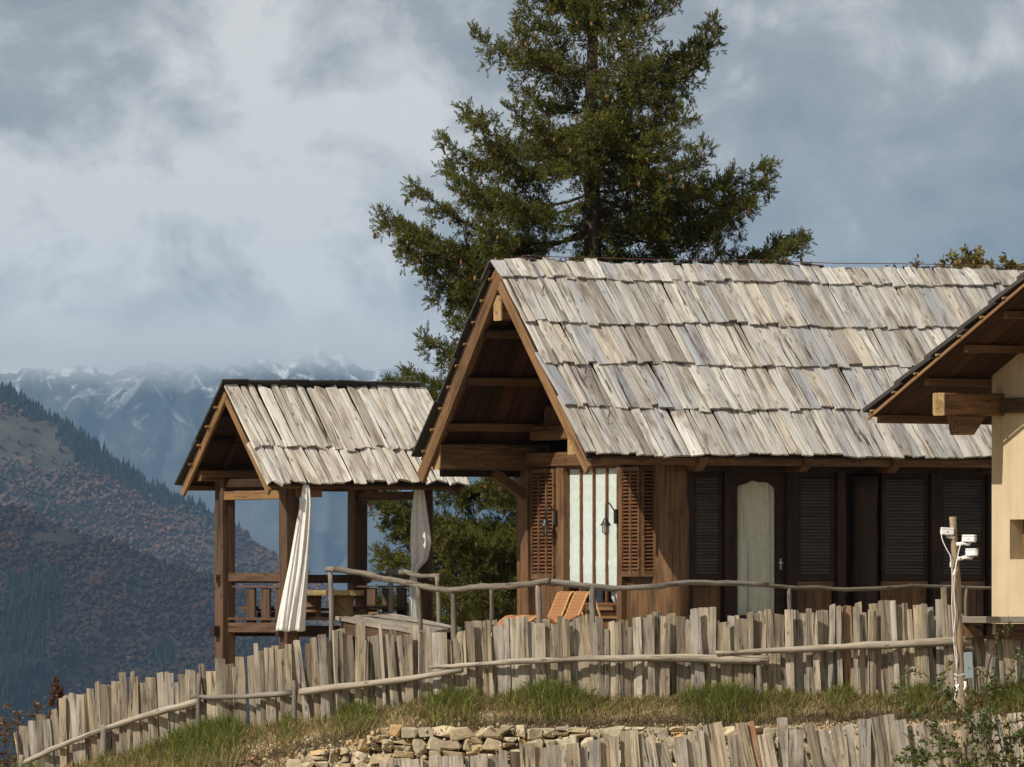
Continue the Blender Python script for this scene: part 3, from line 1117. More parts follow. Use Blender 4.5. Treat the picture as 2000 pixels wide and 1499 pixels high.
# small batten ends showing along the far rake
for k in range(9):
    q = slope_frame(A0 + 0.0, 0.25 + k * 0.375, 1, -0.055)
    lumber("batten_end", cabin, q, q + Vector((0.14, 0, 0)), 0.03, 0.035, M_HONEY, slope_axes(1)[2], 4)

# soffit planks under the gable overhang
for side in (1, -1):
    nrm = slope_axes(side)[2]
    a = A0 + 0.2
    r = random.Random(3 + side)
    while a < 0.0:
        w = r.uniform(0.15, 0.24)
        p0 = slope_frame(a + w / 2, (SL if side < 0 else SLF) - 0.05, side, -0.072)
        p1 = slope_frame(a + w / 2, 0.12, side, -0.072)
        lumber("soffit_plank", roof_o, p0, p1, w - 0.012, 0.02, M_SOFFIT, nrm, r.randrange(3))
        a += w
# purlins, ridge beam, wall plates
for s_, in ((1.12,), (1.95,), (2.75,)):
    for side in (1, -1):
        p = slope_frame(0, s_, side, -0.15)
        lumber("purlin", cabin, (A0 + 0.16, p.y, p.z), (0.25, p.y, p.z), 0.09, 0.11, M_BROWN, (0, 0, 1), 5)
lumber("ridge_beam", cabin, (-1.50, bR, 4.53), (0.3, bR, 4.53), 0.20, 0.34, M_BROWN, (0, 0, 1), 6)
lumber("beam_end", cabin, (-1.53, bR, 4.53), (-1.503, bR, 4.53), 0.21, 0.35, M_OCHRE, (0, 0, 1), 6)
lumber("wall_plate", cabin, (-1.45, 3.90, 2.505), (0.3, 3.90, 2.505), 0.20, 0.36, M_BROWN, (0, 0, 1), 7)
lumber("beam_end", cabin, (-1.475, 3.90, 2.505), (-1.453, 3.90, 2.505), 0.205, 0.365, M_OCHRE, (0, 0, 1), 7)
lumber("wall_plate", cabin, (-1.45, 0.17, 2.66), (9.0, 0.17, 2.66), 0.20, 0.34, M_BROWN, (0, 0, 1), 8)
lumber("beam_end", cabin, (-1.475, 0.17, 2.66), (-1.453, 0.17, 2.66), 0.205, 0.345, M_OCHRE, (0, 0, 1), 8)
# small dark brace under the far plate
lumber("brace", cabin, (-0.55, 3.90, 2.28), (0.0, 3.90, 1.95), 0.12, 0.14, M_BROWN, (0, 0, 1), 9)
lumber("soffit_beam", cabin, (-1.3, 4.06, 2.28), (9.0, 4.06, 2.28), 0.10, 0.10, M_DARKB, (0, 0, 1), 9)

# ---- gable wall (local plane a = 0, facing -a)
# gable triangle boards above the tie beam
r = random.Random(8)
b = 0.05
while b < 4.15:
    w = r.uniform(0.17, 0.24)
    bm_ = b + w / 2
    top = zR - abs(bm_ - bR) * math.tan(PITCH if bm_ < bR else PITCHF) - 0.18
    if top > 2.98:
        lumber("gable_board", cabin, (0.10, bm_, 2.90), (0.10, bm_, top), w - 0.006, 0.03, M_HONEY if bm_ < 1.3 else M_BROWN, (1, 0, 0), r.randrange(3))
    b += w
lumber("tie_beam", cabin, (0.02, 0.24, 2.84), (0.02, 3.70, 2.84), 0.20, 0.20, M_BROWN, (0, 0, 1), 10)
lumber("head_beam", cabin, (0.02, 0.25, 2.47), (0.02, 3.9, 2.47), 0.20, 0.20, M_BROWN, (0, 0, 1), 11)
lumber("corner_post", cabin, (0.08, 3.97, -0.3), (0.08, 3.97, 2.35), 0.28, 0.30, M_BROWN, (0, 1, 0), 12)
# round corner log
bl = MB()
pts, rad = [], []
r = random.Random(14)
for k in range(11):
    pts.append((0.14 + r.uniform(-.012, .012), 0.16 + r.uniform(-.012, .012), -0.3 + k * 0.28))
    rad.append(0.205 + r.uniform(-.012, .012))
bl.tube(pts, rad, 20)


def tube_obj(name, parent, pts, rad, mat, n=10, smooth=True):
    """a log or rod whose grain runs along its length: local Y follows the first-to-last line"""
    p0, p1 = Vector(pts[0]), Vector(pts[-1])
    M, L = basis(p0, p1, (0, 0, 1) if abs((p1 - p0).normalized().z) < 0.9 else (0, 1, 0))
    Mi = M.inverted()
    t = MB().tube([Mi @ Vector(p) for p in pts], rad, n)
    return t.build(name, mat, parent, M, smooth)


tube_obj("corner_log", cabin, pts, rad, M_BROWN, 20)
lumber("window_post", cabin, (0.03, 2.96, -0.3), (0.03, 2.96, 2.37), 0.14, 0.20, M_BROWN, (0, 1, 0), 13)
lumber("window_post", cabin, (0.03, 1.35, -0.3), (0.03, 1.35, 2.37), 0.12, 0.13, M_BROWN, (0, 1, 0), 14)
lumber("window_sill", cabin, (0.0, 1.42, 0.40), (0.0, 2.88, 0.40), 0.16, 0.07, M_BROWN, (0, 0, 1), 15)


def boards(b0, b1, z0, z1, a, mat, seed):
    r = random.Random(seed)
    b = b0
    while b < b1 - 0.02:
        w = min(r.uniform(0.13, 0.2), b1 - b)
        lumber("wall_board", cabin, (a + r.uniform(0, 0.006), b + w / 2, z0), (a, b + w / 2, z1), w - 0.005, 0.03, mat, (1, 0, 0), r.randrange(4))
        b += w


boards(3.03, 3.84, -0.3, 2.40, 0.08, M_BROWN, 1)
boards(0.34, 1.29, -0.3, 2.40, 0.08, M_BROWN, 2)
boards(1.41, 2.89, -0.3, 0.36, 0.08, M_BROWN, 3)
lumber("panel_rail", cabin, (0.04, 1.42, 0.30), (0.04, 2.88, 0.30), 0.06, 0.10, M_HONEY, (0, 0, 1), 16)

# window with four tall panes, blind behind it
win = MB()
win.box(0.02, 0.07, 1.415, 1.445, 0.44, 2.37).box(0.02, 0.07, 2.855, 2.885, 0.44, 2.37).box(0.02, 0.07, 1.445, 2.855, 0.44, 0.475).box(0.02, 0.07, 1.445, 2.855, 2.335, 2.37)
win_o = win.build("window", M_SLAT, cabin)
step = (2.855 - 1.445) / 4
for k in range(1, 4):
    bb = 1.445 + step * k
    MB().box(0.030, 0.066, bb - 0.016, bb + 0.016, 0.475, 2.335).build("mullion", M_SLAT, win_o)
for k in range(4):
    MB().box(0.045, 0.051, 1.447 + step * k + (0.02 if k else 0), 1.443 + step * (k + 1) - (0.02 if k < 3 else 0), 0.477, 2.333).build("pane", M_GLASS, win_o)
bl_o = empty("window_blind", (0, 0, 0))
bl_o.parent = None
bl_o.location = CX0
bl_o.rotation_euler = (0, 0, TH)
tag(bl_o, "pale greenish roman blind hanging inside the four-pane gable window", "blind")
for k in range(4):
    nz = 26
    rings = []
    b0_, b1_ = 1.46 + step * k, 1.44 + step * (k + 1)
    b0_ -= 0.0
    for i in range(nz + 1):
        f = i / nz
        z = 2.33 - f * (1.62 + 0.03 * math.sin(k * 2.1))
        fold = 0.0015 * math.sin(f * 30) + (0.012 * math.exp(-((f - 0.80) / 0.02) ** 2))
        row = []
        for j in range(7):
            g = j / 6
            row.append((0.068 - fold - 0.006 * math.sin(g * 3.1 + k) * f, b0_ - 0.015 + (b1_ - b0_ + 0.012) * g, z - 0.015 * math.sin(g * 3.14 + k) * f))
        rings.append(row)
    MB().rings(rings, False, False).build("blind_panel", M_BLIND, bl_o, None, True)
# a white cushion seen low behind the glass
bm = bmesh.new()
bmesh.ops.create_uvsphere(bm, u_segments=20, v_segments=12, radius=0.13)
for v in bm.verts: v.co = Vector((v.co.x * 0.6, v.co.y * 1.0, v.co.z * 1.0))
cme = bpy.data.meshes.new("cushion")
bm.to_mesh(cme); bm.free()
for p in cme.polygons: p.use_smooth = True
for k, (bb, lab) in enumerate(((1.53, "round white cushion behind the lowest glass beside the folded shutter"), (1.86, "round white cushion standing inside the glass beside the window's second mullion"))):
    o = link("cushion", cme, M_BLIND)
    o.matrix_basis = cabin.matrix_basis @ Matrix.Translation((0.26, bb, 0.58))
    tag(o, lab, "cushion", "cushions behind the gable window")
    if k: o.data = cme


def slats(parent, org, ux, uw, w, z0, z1, n, mat, tilt=0.6, depth=0.06, outn=None, th=0.012):
    """louvre slats: a run of thin tilted boards; org corner, uw width direction, outn outward normal"""
    pitch_ = (z1 - z0) / n
    for k in range(n):
        z = z0 + (k + 0.5) * pitch_
        p0 = Vector(org) + Vector((0, 0, z))
        p1 = p0 + Vector(uw) * w
        upv = Vector(outn) * math.cos(tilt) - Vector((0, 0, 1)) * math.sin(tilt)
        lumber("slat", parent, p0, p1, th, depth, mat, upv, 0)


def shutter(name, M, w, z0, z1, cols, n, mat, fmat, stile=0.05, tilt=0.30, th=0.018, depth=0.034):
    """local frame of the shutter: X along its width, -Y outwards"""
    o = MB()
    t = 0.025
    xs_ = [0] + [w * (k + 1) / cols for k in range(cols)]
    for k in range(cols + 1):
        x0 = xs_[k] - (stile / 2 if 0 < k < cols else 0) - (stile if k == cols else 0)
        o.box(x0, x0 + stile, -t, t, z0, z1)
    for k in range(cols):
        xa = xs_[k] + (stile if k == 0 else stile / 2)
        xb = xs_[k + 1] - (stile if k == cols - 1 else stile / 2)
        o.box(xa, xb, -t, t, z0, z0 + 0.08).box(xa, xb, -t, t, z1 - 0.06, z1)
    so = o.build(name, fmat, cabin, M)
    for k in range(cols):
        xa = xs_[k] + (stile if k == 0 else stile / 2) + 0.002
        xb = xs_[k + 1] - (stile if k == cols - 1 else stile / 2) - 0.002
        slats(so, (xa, 0, 0), None, (1, 0, 0), xb - xa, z0 + 0.085, z1 - 0.065, n, mat, tilt, depth, (0, -1, 0), th)
        MB().box(xa - 0.001, xb + 0.001, 0.018, 0.023, z0 + 0.081, z1 - 0.061).build("slat_gap_shade", M_DARKIN, so)  # dark sheet standing in for the shade between the slats
    return so


def frame_at(a, b, rot):
    return Matrix.Translation((a, b, 0)) @ Matrix.Rotation(rot, 4, 'Z')


# gable shutters stand a little open; width runs along -b (towards the near corner)
shutter("shutter", frame_at(0.015, 3.80, R(-90) - R(4)), 0.72, 0.80, 2.34, 3, 27, M_SLAT, M_BROWN, 0.04)
shutter("shutter", frame_at(0.0, 1.30, R(-90) - R(7)), 0.62, 0.83, 2.34, 2, 27, M_SLAT, M_BROWN, 0.045)
shutter("shutter", frame_at(-0.08, 0.66, R(-90) - R(-62)), 0.34, 0.83, 2.34, 1, 27, M_SLAT, M_BROWN, 0.045)

# ---- long front wall (facing -b), set back behind the corner log
BW = 0.20
lumber("sill_beam", cabin, (0.3, BW + 0.02, -0.10), (9.0, BW + 0.02, -0.10), 0.18, 0.22, M_BROWN, (0, 0, 1), 21)
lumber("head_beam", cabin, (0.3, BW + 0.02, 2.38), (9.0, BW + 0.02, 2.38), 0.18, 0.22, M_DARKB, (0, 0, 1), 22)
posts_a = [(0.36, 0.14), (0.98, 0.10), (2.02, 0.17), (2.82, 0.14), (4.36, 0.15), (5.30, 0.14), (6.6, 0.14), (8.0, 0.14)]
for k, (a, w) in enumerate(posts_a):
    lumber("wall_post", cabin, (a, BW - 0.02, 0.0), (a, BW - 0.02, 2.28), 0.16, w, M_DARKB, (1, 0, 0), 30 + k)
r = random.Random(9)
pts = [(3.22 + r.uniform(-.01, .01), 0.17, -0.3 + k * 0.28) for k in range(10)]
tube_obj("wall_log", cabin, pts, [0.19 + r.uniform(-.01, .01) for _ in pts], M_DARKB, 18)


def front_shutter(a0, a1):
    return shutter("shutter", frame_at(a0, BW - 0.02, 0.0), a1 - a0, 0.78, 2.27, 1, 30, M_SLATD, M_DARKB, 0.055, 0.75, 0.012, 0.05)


for a0, a1 in ((0.45, 0.92), (2.13, 2.73), (3.50, 4.26), (4.46, 5.20)):
    front_shutter(a0, a1)
    r = random.Random(int(a0 * 100))
    a = a0
    while a < a1 - 0.02:
        w = min(r.uniform(0.13, 0.19), a1 - a)
        lumber("wall_board", cabin, (a + w / 2, BW + 0.01, 0.01), (a + w / 2, BW + 0.01, 0.70), w - 0.005, 0.03, M_BROWN, (0, 1, 0), r.randrange(4))
        a += w
    lumber("panel_rail", cabin, (a0, BW - 0.01, 0.735), (a1, BW - 0.01, 0.735), 0.06, 0.07, M_BROWN, (0, 0, 1), 23)
# closed back of the shutters and the rest of the shell
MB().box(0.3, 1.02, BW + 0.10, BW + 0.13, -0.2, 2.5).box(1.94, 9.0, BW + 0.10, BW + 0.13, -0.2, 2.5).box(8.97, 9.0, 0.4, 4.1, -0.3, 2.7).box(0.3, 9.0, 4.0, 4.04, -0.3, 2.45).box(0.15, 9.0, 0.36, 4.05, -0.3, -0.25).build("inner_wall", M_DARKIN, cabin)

# door with scalloped glass
DA0, DA1 = 1.04, 1.93
gx0, gx1, gz0, gz1 = 1.17, 1.80, 0.30, 2.16


def scallop(x):
    f = (x - gx0) / (gx1 - gx0)
    return gz1 - 0.10 + 0.10 * math.sin(math.pi * min(max(f, 0), 1)) ** 0.6 - 0.025 * abs(math.sin(f * math.pi * 2.5))


door = MB()
n = 24
top, low = [], []
for k in range(n + 1):
    x = gx0 + (gx1 - gx0) * k / n
    top.append((x, 2.27))
    low.append((x, scallop(x)))
y0, y1 = BW - 0.03, BW + 0.03
for k in range(n):
    (xa, za), (xb, zb) = low[k], low[k + 1]
    door.add([(xa, y0, za), (xb, y0, zb), (xb, y0, 2.27), (xa, y0, 2.27), (xa, y1, za), (xb, y1, zb), (xb, y1, 2.27), (xa, y1, 2.27)],
             [(0, 1, 2, 3), (7, 6, 5, 4), (0, 4, 5, 1)])
door.box(DA0, gx0, y0, y1, 0.0, 2.27).box(gx1, DA1, y0, y1, 0.0, 2.27).box(gx0, gx1, y0, y1, 0.0, gz0)
door_o = door.build("door", M_DARKB, cabin)
MB().box(gx0 - 0.01, gx1 + 0.01, BW - 0.004, BW + 0.002, gz0 - 0.01, 2.2).build("pane", M_GLASS, door_o)
hd = MB()
hd.tube([(1.865, y0, 1.02), (1.865, y0 - 0.05, 1.02), (1.80, y0 - 0.06, 1.02)], 0.010, 8)
hd.box(1.85, 1.88, y0 - 0.006, y0, 0.93, 1.08)
hd.build("handle", plain("brushed_steel", (0.5, 0.5, 0.5), 0.3, 0.5, 0.05, 8, 0.9), door_o)
lumber("door_frame", cabin, (DA0 - 0.045, BW, 0.0), (DA0 - 0.045, BW, 2.27), 0.13, 0.08, M_DARKB, (1, 0, 0), 41)
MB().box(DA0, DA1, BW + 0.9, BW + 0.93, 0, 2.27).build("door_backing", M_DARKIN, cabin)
# sheer curtain behind the door glass: two gathered leaves
cur = empty("door_curtain", CX0, TH)
tag(cur, "cream sheer curtain gathered behind the scalloped door glass", "curtain")
for leaf in (0, 1):
    rings = []
    for i in range(25):
        f = i / 24
        z = 2.2 - f * 1.95
        if leaf == 0:
            xa, xb = gx0 + 0.10 + 0.16 * min(1, f * 1.6), gx1 + 0.03
        else:
            xa, xb = gx0 - 0.03, gx1 + 0.03
        rings.append([(xa + (xb - xa) * j / 30, BW + 0.06 + leaf * 0.04 + 0.020 * math.sin(j * 1.25 + leaf * 2 + f * (1.5 + leaf)) + 0.014 * math.sin(j * 0.53 + f * 2), z) for j in range(31)])
    MB().rings(rings, False, False).build("curtain_leaf", M_SHEER, cur, None, True)
# eave brackets
for a in (0.30, 1.98, 3.42, 5.20, 7.0):
    br = MB()
    prof = [(-0.40, 2.46), (0.25, 2.46), (0.25, 2.27), (-0.22, 2.27), (-0.40, 2.40)]
    br.rings([[(a - 0.07, y, z) for y, z in prof], [(a + 0.07, y, z) for y, z in prof]])
    br.build("eave_bracket", M_BROWN, cabin)

# terrace floor in front of and beside the cabin
terr = empty("terrace", CX0, TH)
tag(terr, "brown plank terrace that the cabin and the loungers stand on", "terrace")
r = random.Random(31)
b = -1.45
while b < 0.1:
    w = r.uniform(0.16, 0.2)
    lumber("plank", terr, (-1.6, b, -0.06), (9.0, b, -0.06), w - 0.008, 0.05, M_DECK, (0, 0, 1), r.randrange(3))
    b += w
while b < 4.6:
    w = r.uniform(0.16, 0.2)
    lumber("plank", terr, (-1.6, b, -0.06), (-0.1, b, -0.06), w - 0.008, 0.05, M_DECK, (0, 0, 1), r.randrange(3))
    b += w
lumber("edge_beam", terr, (-1.6, -1.5, -0.2), (9.0, -1.5, -0.2), 0.1, 0.22, M_BROWN)
lumber("edge_beam", terr, (-1.57, -1.4, -0.2), (-1.57, 4.6, -0.2), 0.1, 0.22, M_BROWN)
for a in (-1.5, 0.5, 2.5, 4.5, 6.5, 8.5):
    for b in (-1.4, 1.5, 4.4):
        if b > 0 and a > 0: continue
        lumber("support_post", terr, (a, b, -1.3), (a, b, -0.31), 0.14, 0.14, M_DARKB, (0, 1, 0))
for a in (0.2, 3, 6, 8.9):
    for b in (0.2, 4.0):
        lumber("foundation_post", cabin, (a, b, -1.3), (a, b, -0.3), 0.2, 0.2, M_DARKB, (0, 1, 0))

# ---- lightning wire along the ridge and down the slope
lw = empty("lightning_wire", CX0, TH)
tag(lw, "thin rusty lightning wire strung above the cabin's ridge and down its shingles", "wire")
wz = zR + 0.10
pts = []
for k in range(30):
    a = -1.12 + k * 0.36
    pts.append((a, bR, wz + 0.005 * math.sin(a * 3) - 0.02 * math.sin(min(max((a + 1.1) / 3.6, 0), 3) * math.pi) ** 2))
MB().tube(pts, 0.006, 5).build("ridge_wire", M_RUST, lw)
for a in (-1.12, 1.15, 3.55, 5.9):
    MB().tube([(a, bR, zR - 0.02), (a, bR, wz + 0.005)], 0.006, 5).build("wire_stay", M_RUST, lw)
MB().tube([(-1.28, bR + 0.05, zR - 0.02), (-1.12, bR, wz), (-1.05, bR - 0.05, zR - 0.02)], 0.007, 5).build("wire_stay", M_RUST, lw)
pts = [slope_frame(-1.07 + 0.012 * k + 0.02 * math.sin(k), 0.02 + k * (SL - 0.1) / 14, -1, 0.085) for k in range(15)]
MB().tube(pts, 0.006, 5).build("down_wire", M_BLACK, lw)
for s_ in (0.62, 1.42, 2.2, 3.05):
    q = slope_frame(-1.05 + 0.03 * s_, s_, -1, 0.06)
    MB().tube([q + Vector((-0.06, 0.06, -0.08)), q + Vector((-0.03, -0.01, 0.10)), q + Vector((-0.08, -0.05, -0.10)), q + Vector((0.08, -0.03, -0.07))], 0.006, 5).build("wire_bracket", M_RUST, lw)
#PART4
# ------------------------------------------------------------------ the open pavilion
GYB = 144.0
G0 = W(565, 1205, GYB)                  # near-left post, floor level
gz = empty("garden_pavilion", G0, TH)
tag(gz, "small open timber pavilion with old pale shingle roof beside the cabin", "pavilion")
LG, WG = 2.16, 1.90                     # post spacing along and across
PW = 0.222
S_G = F / GYB


def gl(a, b, py):
    """pavilion-local height of a photo row at a plan position"""
    Yd = GYB + a * math.sin(TH) + b * math.cos(TH)
    return (HZ - py) * Yd / F - G0.z


gpos = {"B": (0, 0), "A": (0, WG), "D": (LG, 0), "C": (LG, WG)}
z_top = gl(0, 0, 945)
for k, (nm, (a, b)) in enumerate(gpos.items()):
    lumber("post", gz, (a, b, -1.7), (a, b, z_top + 0.08), PW, PW, M_POST, (0, 1, 0), 50 + k)
gRb, gRz = WG / 2, gl(-0.5, WG / 2, 756)
gEz = gl(-0.5, -0.33, 944)
g_half = WG / 2 + 0.35
GP = math.atan2(gRz - gEz, g_half)
GS = math.hypot(g_half, gRz - gEz)
GA0, GA1 = -0.56, 2.64
rg = random.Random(77)
groof = MB()
for side in (-1, 1):
    nrm = slope_axes(side, GP)[2]
    P = [slope_frame(a, s_, side, -0.02, (gRb, gRz), GP) for a, s_ in ((GA0 + 0.04, 0), (GA1, 0), (GA1, GS), (GA0 + 0.04, GS))]
    Q4 = [p - nrm * 0.03 for p in P]
    groof.add(P + Q4, [(0, 1, 2, 3), (7, 6, 5, 4), (0, 4, 5, 1), (1, 5, 6, 2), (2, 6, 7, 3), (3, 7, 4, 0)])
groof_o = groof.build("roof", M_DARKB, gz)
gc = [(0.0, GS * 0.655), (GS * 0.655, GS * 1.02)]
lay_shingles(groof_o, M_SHINGLE_OLD, gc, GA0, GA1, -1, (0.10, 0.20), (gRb, gRz), GP, rg, 0.03, 0.18, 0.055, gaps=(0.004, 0.010, 0.018, 0.030))
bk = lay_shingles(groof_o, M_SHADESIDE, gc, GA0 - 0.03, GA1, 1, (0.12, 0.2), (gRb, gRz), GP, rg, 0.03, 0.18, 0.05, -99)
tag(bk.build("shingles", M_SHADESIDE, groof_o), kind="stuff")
# ragged cap boards of the far slope standing above the ridge
a = GA0 - 0.02
while a < GA1 - 0.1:
    L = rg.uniform(0.35, 0.7)
    L = min(L, GA1 - a)
    lumber("ridge_cap", groof_o, (a, gRb + 0.0, gRz + 0.045 + rg.uniform(-.01, .012)), (a + L, gRb + 0.0, gRz + 0.045 + rg.uniform(-.01, .012)), 0.16, 0.03, M_SHADESIDE, slope_axes(1, GP)[2], rg.randrange(4))
    a += L
for side in (-1, 1):
    nrm = slope_axes(side, GP)[2]
    lumber("rake_board", gz, slope_frame(GA0 + 0.06, GS + 0.08, side, -0.100, (gRb, gRz), GP), slope_frame(GA0 + 0.06, 0.05, side, -0.100, (gRb, gRz), GP), 0.045, 0.10, M_HONEY, nrm, 3)
    lumber("rake_board", gz, slope_frame(GA1 - 0.06, GS + 0.06, side, -0.115, (gRb, gRz), GP), slope_frame(GA1 - 0.06, 0.05, side, -0.115, (gRb, gRz), GP), 0.045, 0.13, M_POST, nrm, 4)
    p = slope_frame(0, GS - 0.02, side, -0.085, (gRb, gRz), GP)
    lumber("fascia", gz, (GA0 + 0.1, p.y, p.z), (GA1 - 0.1, p.y, p.z), 0.05, 0.075, M_BROWN, (0, 0, 1), 5)
    for s_ in (0.45, 0.95):
        p = slope_frame(0, s_, side, -0.10, (gRb, gRz), GP)
        lumber("purlin", gz, (GA0 + 0.1, p.y, p.z), (GA1 - 0.1, p.y, p.z), 0.07, 0.08, M_DARKB, (0, 0, 1), 6)
for s_ in (0.35, 0.72, 1.08, 1.45):
    q = slope_frame(GA0 - 0.02, s_, 1, -0.05, (gRb, gRz), GP)
    lumber("batten_end", gz, q, q + Vector((0.12, 0, 0)), 0.03, 0.03, M_HONEY, slope_axes(1, GP)[2], 4)
# plates, ties, king braces
zp = z_top + 0.0
for b in (0.0, WG):
    lumber("wall_plate", gz, (-0.42, b, zp + 0.13), (LG + 0.5, b, zp + 0.13), 0.14, 0.15, M_BROWN, (0, 0, 1), 7)
for a in (0.0, LG):
    lumber("tie_beam", gz, (a, -0.25, zp + 0.02), (a, WG + 0.25, zp + 0.02), 0.12, 0.12, M_DARKB, (0, 0, 1), 8)  # dark tone carries the shade beneath the pavilion roof
    lumber("rafter", gz, (a, -0.2, zp + 0.1), (a, gRb - 0.05, gRz - 0.2), 0.1, 0.12, M_DARKB, (0, 0, 1), 9)
    lumber("rafter", gz, (a, WG + 0.2, zp + 0.1), (a, gRb + 0.05, gRz - 0.2), 0.1, 0.12, M_DARKB, (0, 0, 1), 9)
for a in (0.5, 1.05, 1.6):
    for b in (-0.22, WG + 0.22):
        lumber("rafter_tail", gz, (a, b - 0.06, zp + 0.04), (a, b + 0.1, zp + 0.08), 0.09, 0.07, M_DARKB, (0, 0, 1), 9)
z968 = gl(0, WG / 2, 968)
lumber("cross_beam", gz, (0.0 - 0.03, 0.12, z968), (0.0 - 0.03, WG - 0.03, z968), 0.10, 0.125, M_HONEY, (0, 0, 1), 10)
lumber("cross_beam", gz, (LG, 0.1, z968), (LG, WG - 0.1, z968), 0.10, 0.12, M_POST, (0, 0, 1), 11)
lumber("beam_stub", gz, (0.02, -0.16, z968 + 0.02), (0.42, -0.16, z968 + 0.02), 0.06, 0.11, M_HONEY, (0, 0, 1), 11)
# rails and floor beams
z1128 = gl(0, WG, 1128)
z1228 = gl(0, WG, 1226)
for zz, h in ((z1128, 0.12), (z1228, 0.14)):
    for a in (0.0, LG):
        lumber("rail_beam", gz, (a + 0.03, -0.22, zz), (a + 0.03, WG + 0.22, zz), 0.07, h, M_POST, (0, 0, 1), 12)
lumber("rail_beam", gz, (-0.18, WG - 0.03, z1128 - 0.02), (LG + 0.18, WG - 0.03, z1128 - 0.02), 0.07, 0.12, M_POST, (0, 0, 1), 13)
for b in (0.0, WG):
    lumber("floor_beam", gz, (-0.2, b, z1228 - 0.05), (LG + 0.3, b, z1228 - 0.05), 0.10, 0.15, M_DARKB, (0, 0, 1), 14)
r = random.Random(4)
b = -0.08
while b < WG + 0.05:
    w = r.uniform(0.17, 0.22)
    lumber("floor_plank", gz, (-0.02, b + w / 2, -0.03), (LG + 0.15, b + w / 2, -0.03), w - 0.01, 0.04, M_POST, (0, 0, 1), r.randrange(3))
    b += w
# bench backs: slats on the left, right and far sides, with seats
for (a, aa) in ((0.10, 1), (LG - 0.1, -1)):
    lumber("bench_cap", gz, (a, 0.1, gl(a, 1, 1146)), (a, WG - 0.06, gl(a, 1, 1146)), 0.10, 0.025, M_POST, (0, 0, 1), 3)
    for b in (0.44, 0.86, 1.30):
        lumber("bench_slat", gz, (a, b, gl(a, b, 1219)), (a, b, gl(a, b, 1149)), 0.035, 0.24, M_POST, (0, 1, 0), 5)
    lumber("bench_seat", gz, (a + aa * 0.24, 0.1, 0.12), (a + aa * 0.24, WG - 0.1, 0.12), 0.34, 0.04, M_POST, (0, 0, 1), 6)
    lumber("bench_apron", gz, (a + aa * 0.40, 0.1, 0.02), (a + aa * 0.40, WG - 0.1, 0.02), 0.03, 0.09, M_HONEY, (0, 0, 1), 6)
lumber("bench_seat", gz, (0.3, WG - 0.25, 0.10), (LG - 0.3, WG - 0.25, 0.10), 0.36, 0.045, M_DARKB, (0, 0, 1), 7)
lumber("bench_apron", gz, (0.3, WG - 0.42, 0.02), (LG - 0.3, WG - 0.42, 0.02), 0.03, 0.07, M_DARKB, (0, 0, 1), 8)

# slab table inside
tb = empty("slab_table", G0 + Vector((0, 0, 0)), TH)
tag(tb, "pale slab table on stump legs under the pavilion roof", "table")
ztab = gl(1.1, 0.9, 1153)
tt = MB()
prof = []
r = random.Random(2)
for k in range(22):
    an = 2 * math.pi * k / 22
    prof.append((1.12 + 0.50 * math.copysign(abs(math.cos(an)) ** 0.45, math.cos(an)) * r.uniform(0.94, 1.04), 0.92 + 0.32 * math.copysign(abs(math.sin(an)) ** 0.6, math.sin(an)) * r.uniform(0.9, 1.05)))
tt.rings([[(x * 1.0 + (1.12 - x) * 0.03, y, ztab - 0.075) for x, y in prof], [(x, y, ztab - 0.05) for x, y in prof], [(x, y, ztab) for x, y in prof]])
tt.build("table_top", M_PINE, tb)
for x in (0.86, 1.38):
    st = MB()
    rings = []
    for k in range(6):
        f = k / 5
        rr = 0.125 + 0.02 * (2 * f - 1) ** 2 + r.uniform(-.006, .006)
        rings.append([(x + rr * 1.1 * math.cos(2 * math.pi * j / 14), 0.92 + rr * math.sin(2 * math.pi * j / 14), -0.01 + f * (ztab - 0.065)) for j in range(14)])
    st.rings(rings).build("stump_leg", M_PINE if x > 1 else M_HONEY, tb, None, True)


# curtains tied to the near posts
def hanging_curtain(name, label, rows, Yd, nf, seed):
    """rows: (photo row, left, right, depth of folds in m)"""
    r = random.Random(seed)
    rings = []
    ph = [r.uniform(0, 6) for _ in range(4)]
    m = 64
    ry = [q[0] for q in rows]
    n = 46
    for i in range(n + 1):
        py = ry[0] + (ry[-1] - ry[0]) * i / n
        xl = np.interp(py, ry, [q[1] for q in rows])
        xr = np.interp(py, ry, [q[2] for q in rows])
        am = np.interp(py, ry, [q[3] for q in rows])
        f = i / n
        loop = []
        for j in range(m):
            u = j / m
            if u < 0.5:
                g = u * 2
                gg = g + 0.05 * math.sin(g * 5 + f * 4 + ph[3])
                wv = math.sin(gg * math.pi * 2 * nf + ph[0] + 1.1 * math.sin(f * 2.3 + ph[2])) * 0.5 + math.sin(gg * math.pi * 2 * nf * 2.3 + ph[1] + 2.6 * f) * 0.3 + 0.18 * math.sin(gg * 31 + f * 7)
                y = Yd - 0.01 - am * (wv + 0.9) * math.sin(math.pi * g) ** 0.35
            else:
                g = 1 - (u - 0.5) * 2
                y = Yd + 0.012 + am * 0.25 * math.sin(g * 9 + ph[2])
            x = (xl + (xr - xl) * g)
            z = (HZ - py) * Yd / F + (0.008 * math.sin(g * 14 + ph[3]) if i == n else 0)
            loop.append(((x - 1000) * Yd / F, y, z))
        rings.append(list(reversed(loop)))
    o = MB().rings(rings).build(name, M_CLOTH, None, None, True)
    tag(o, label, "curtain", "white curtains tied to the pavilion posts")
    return o


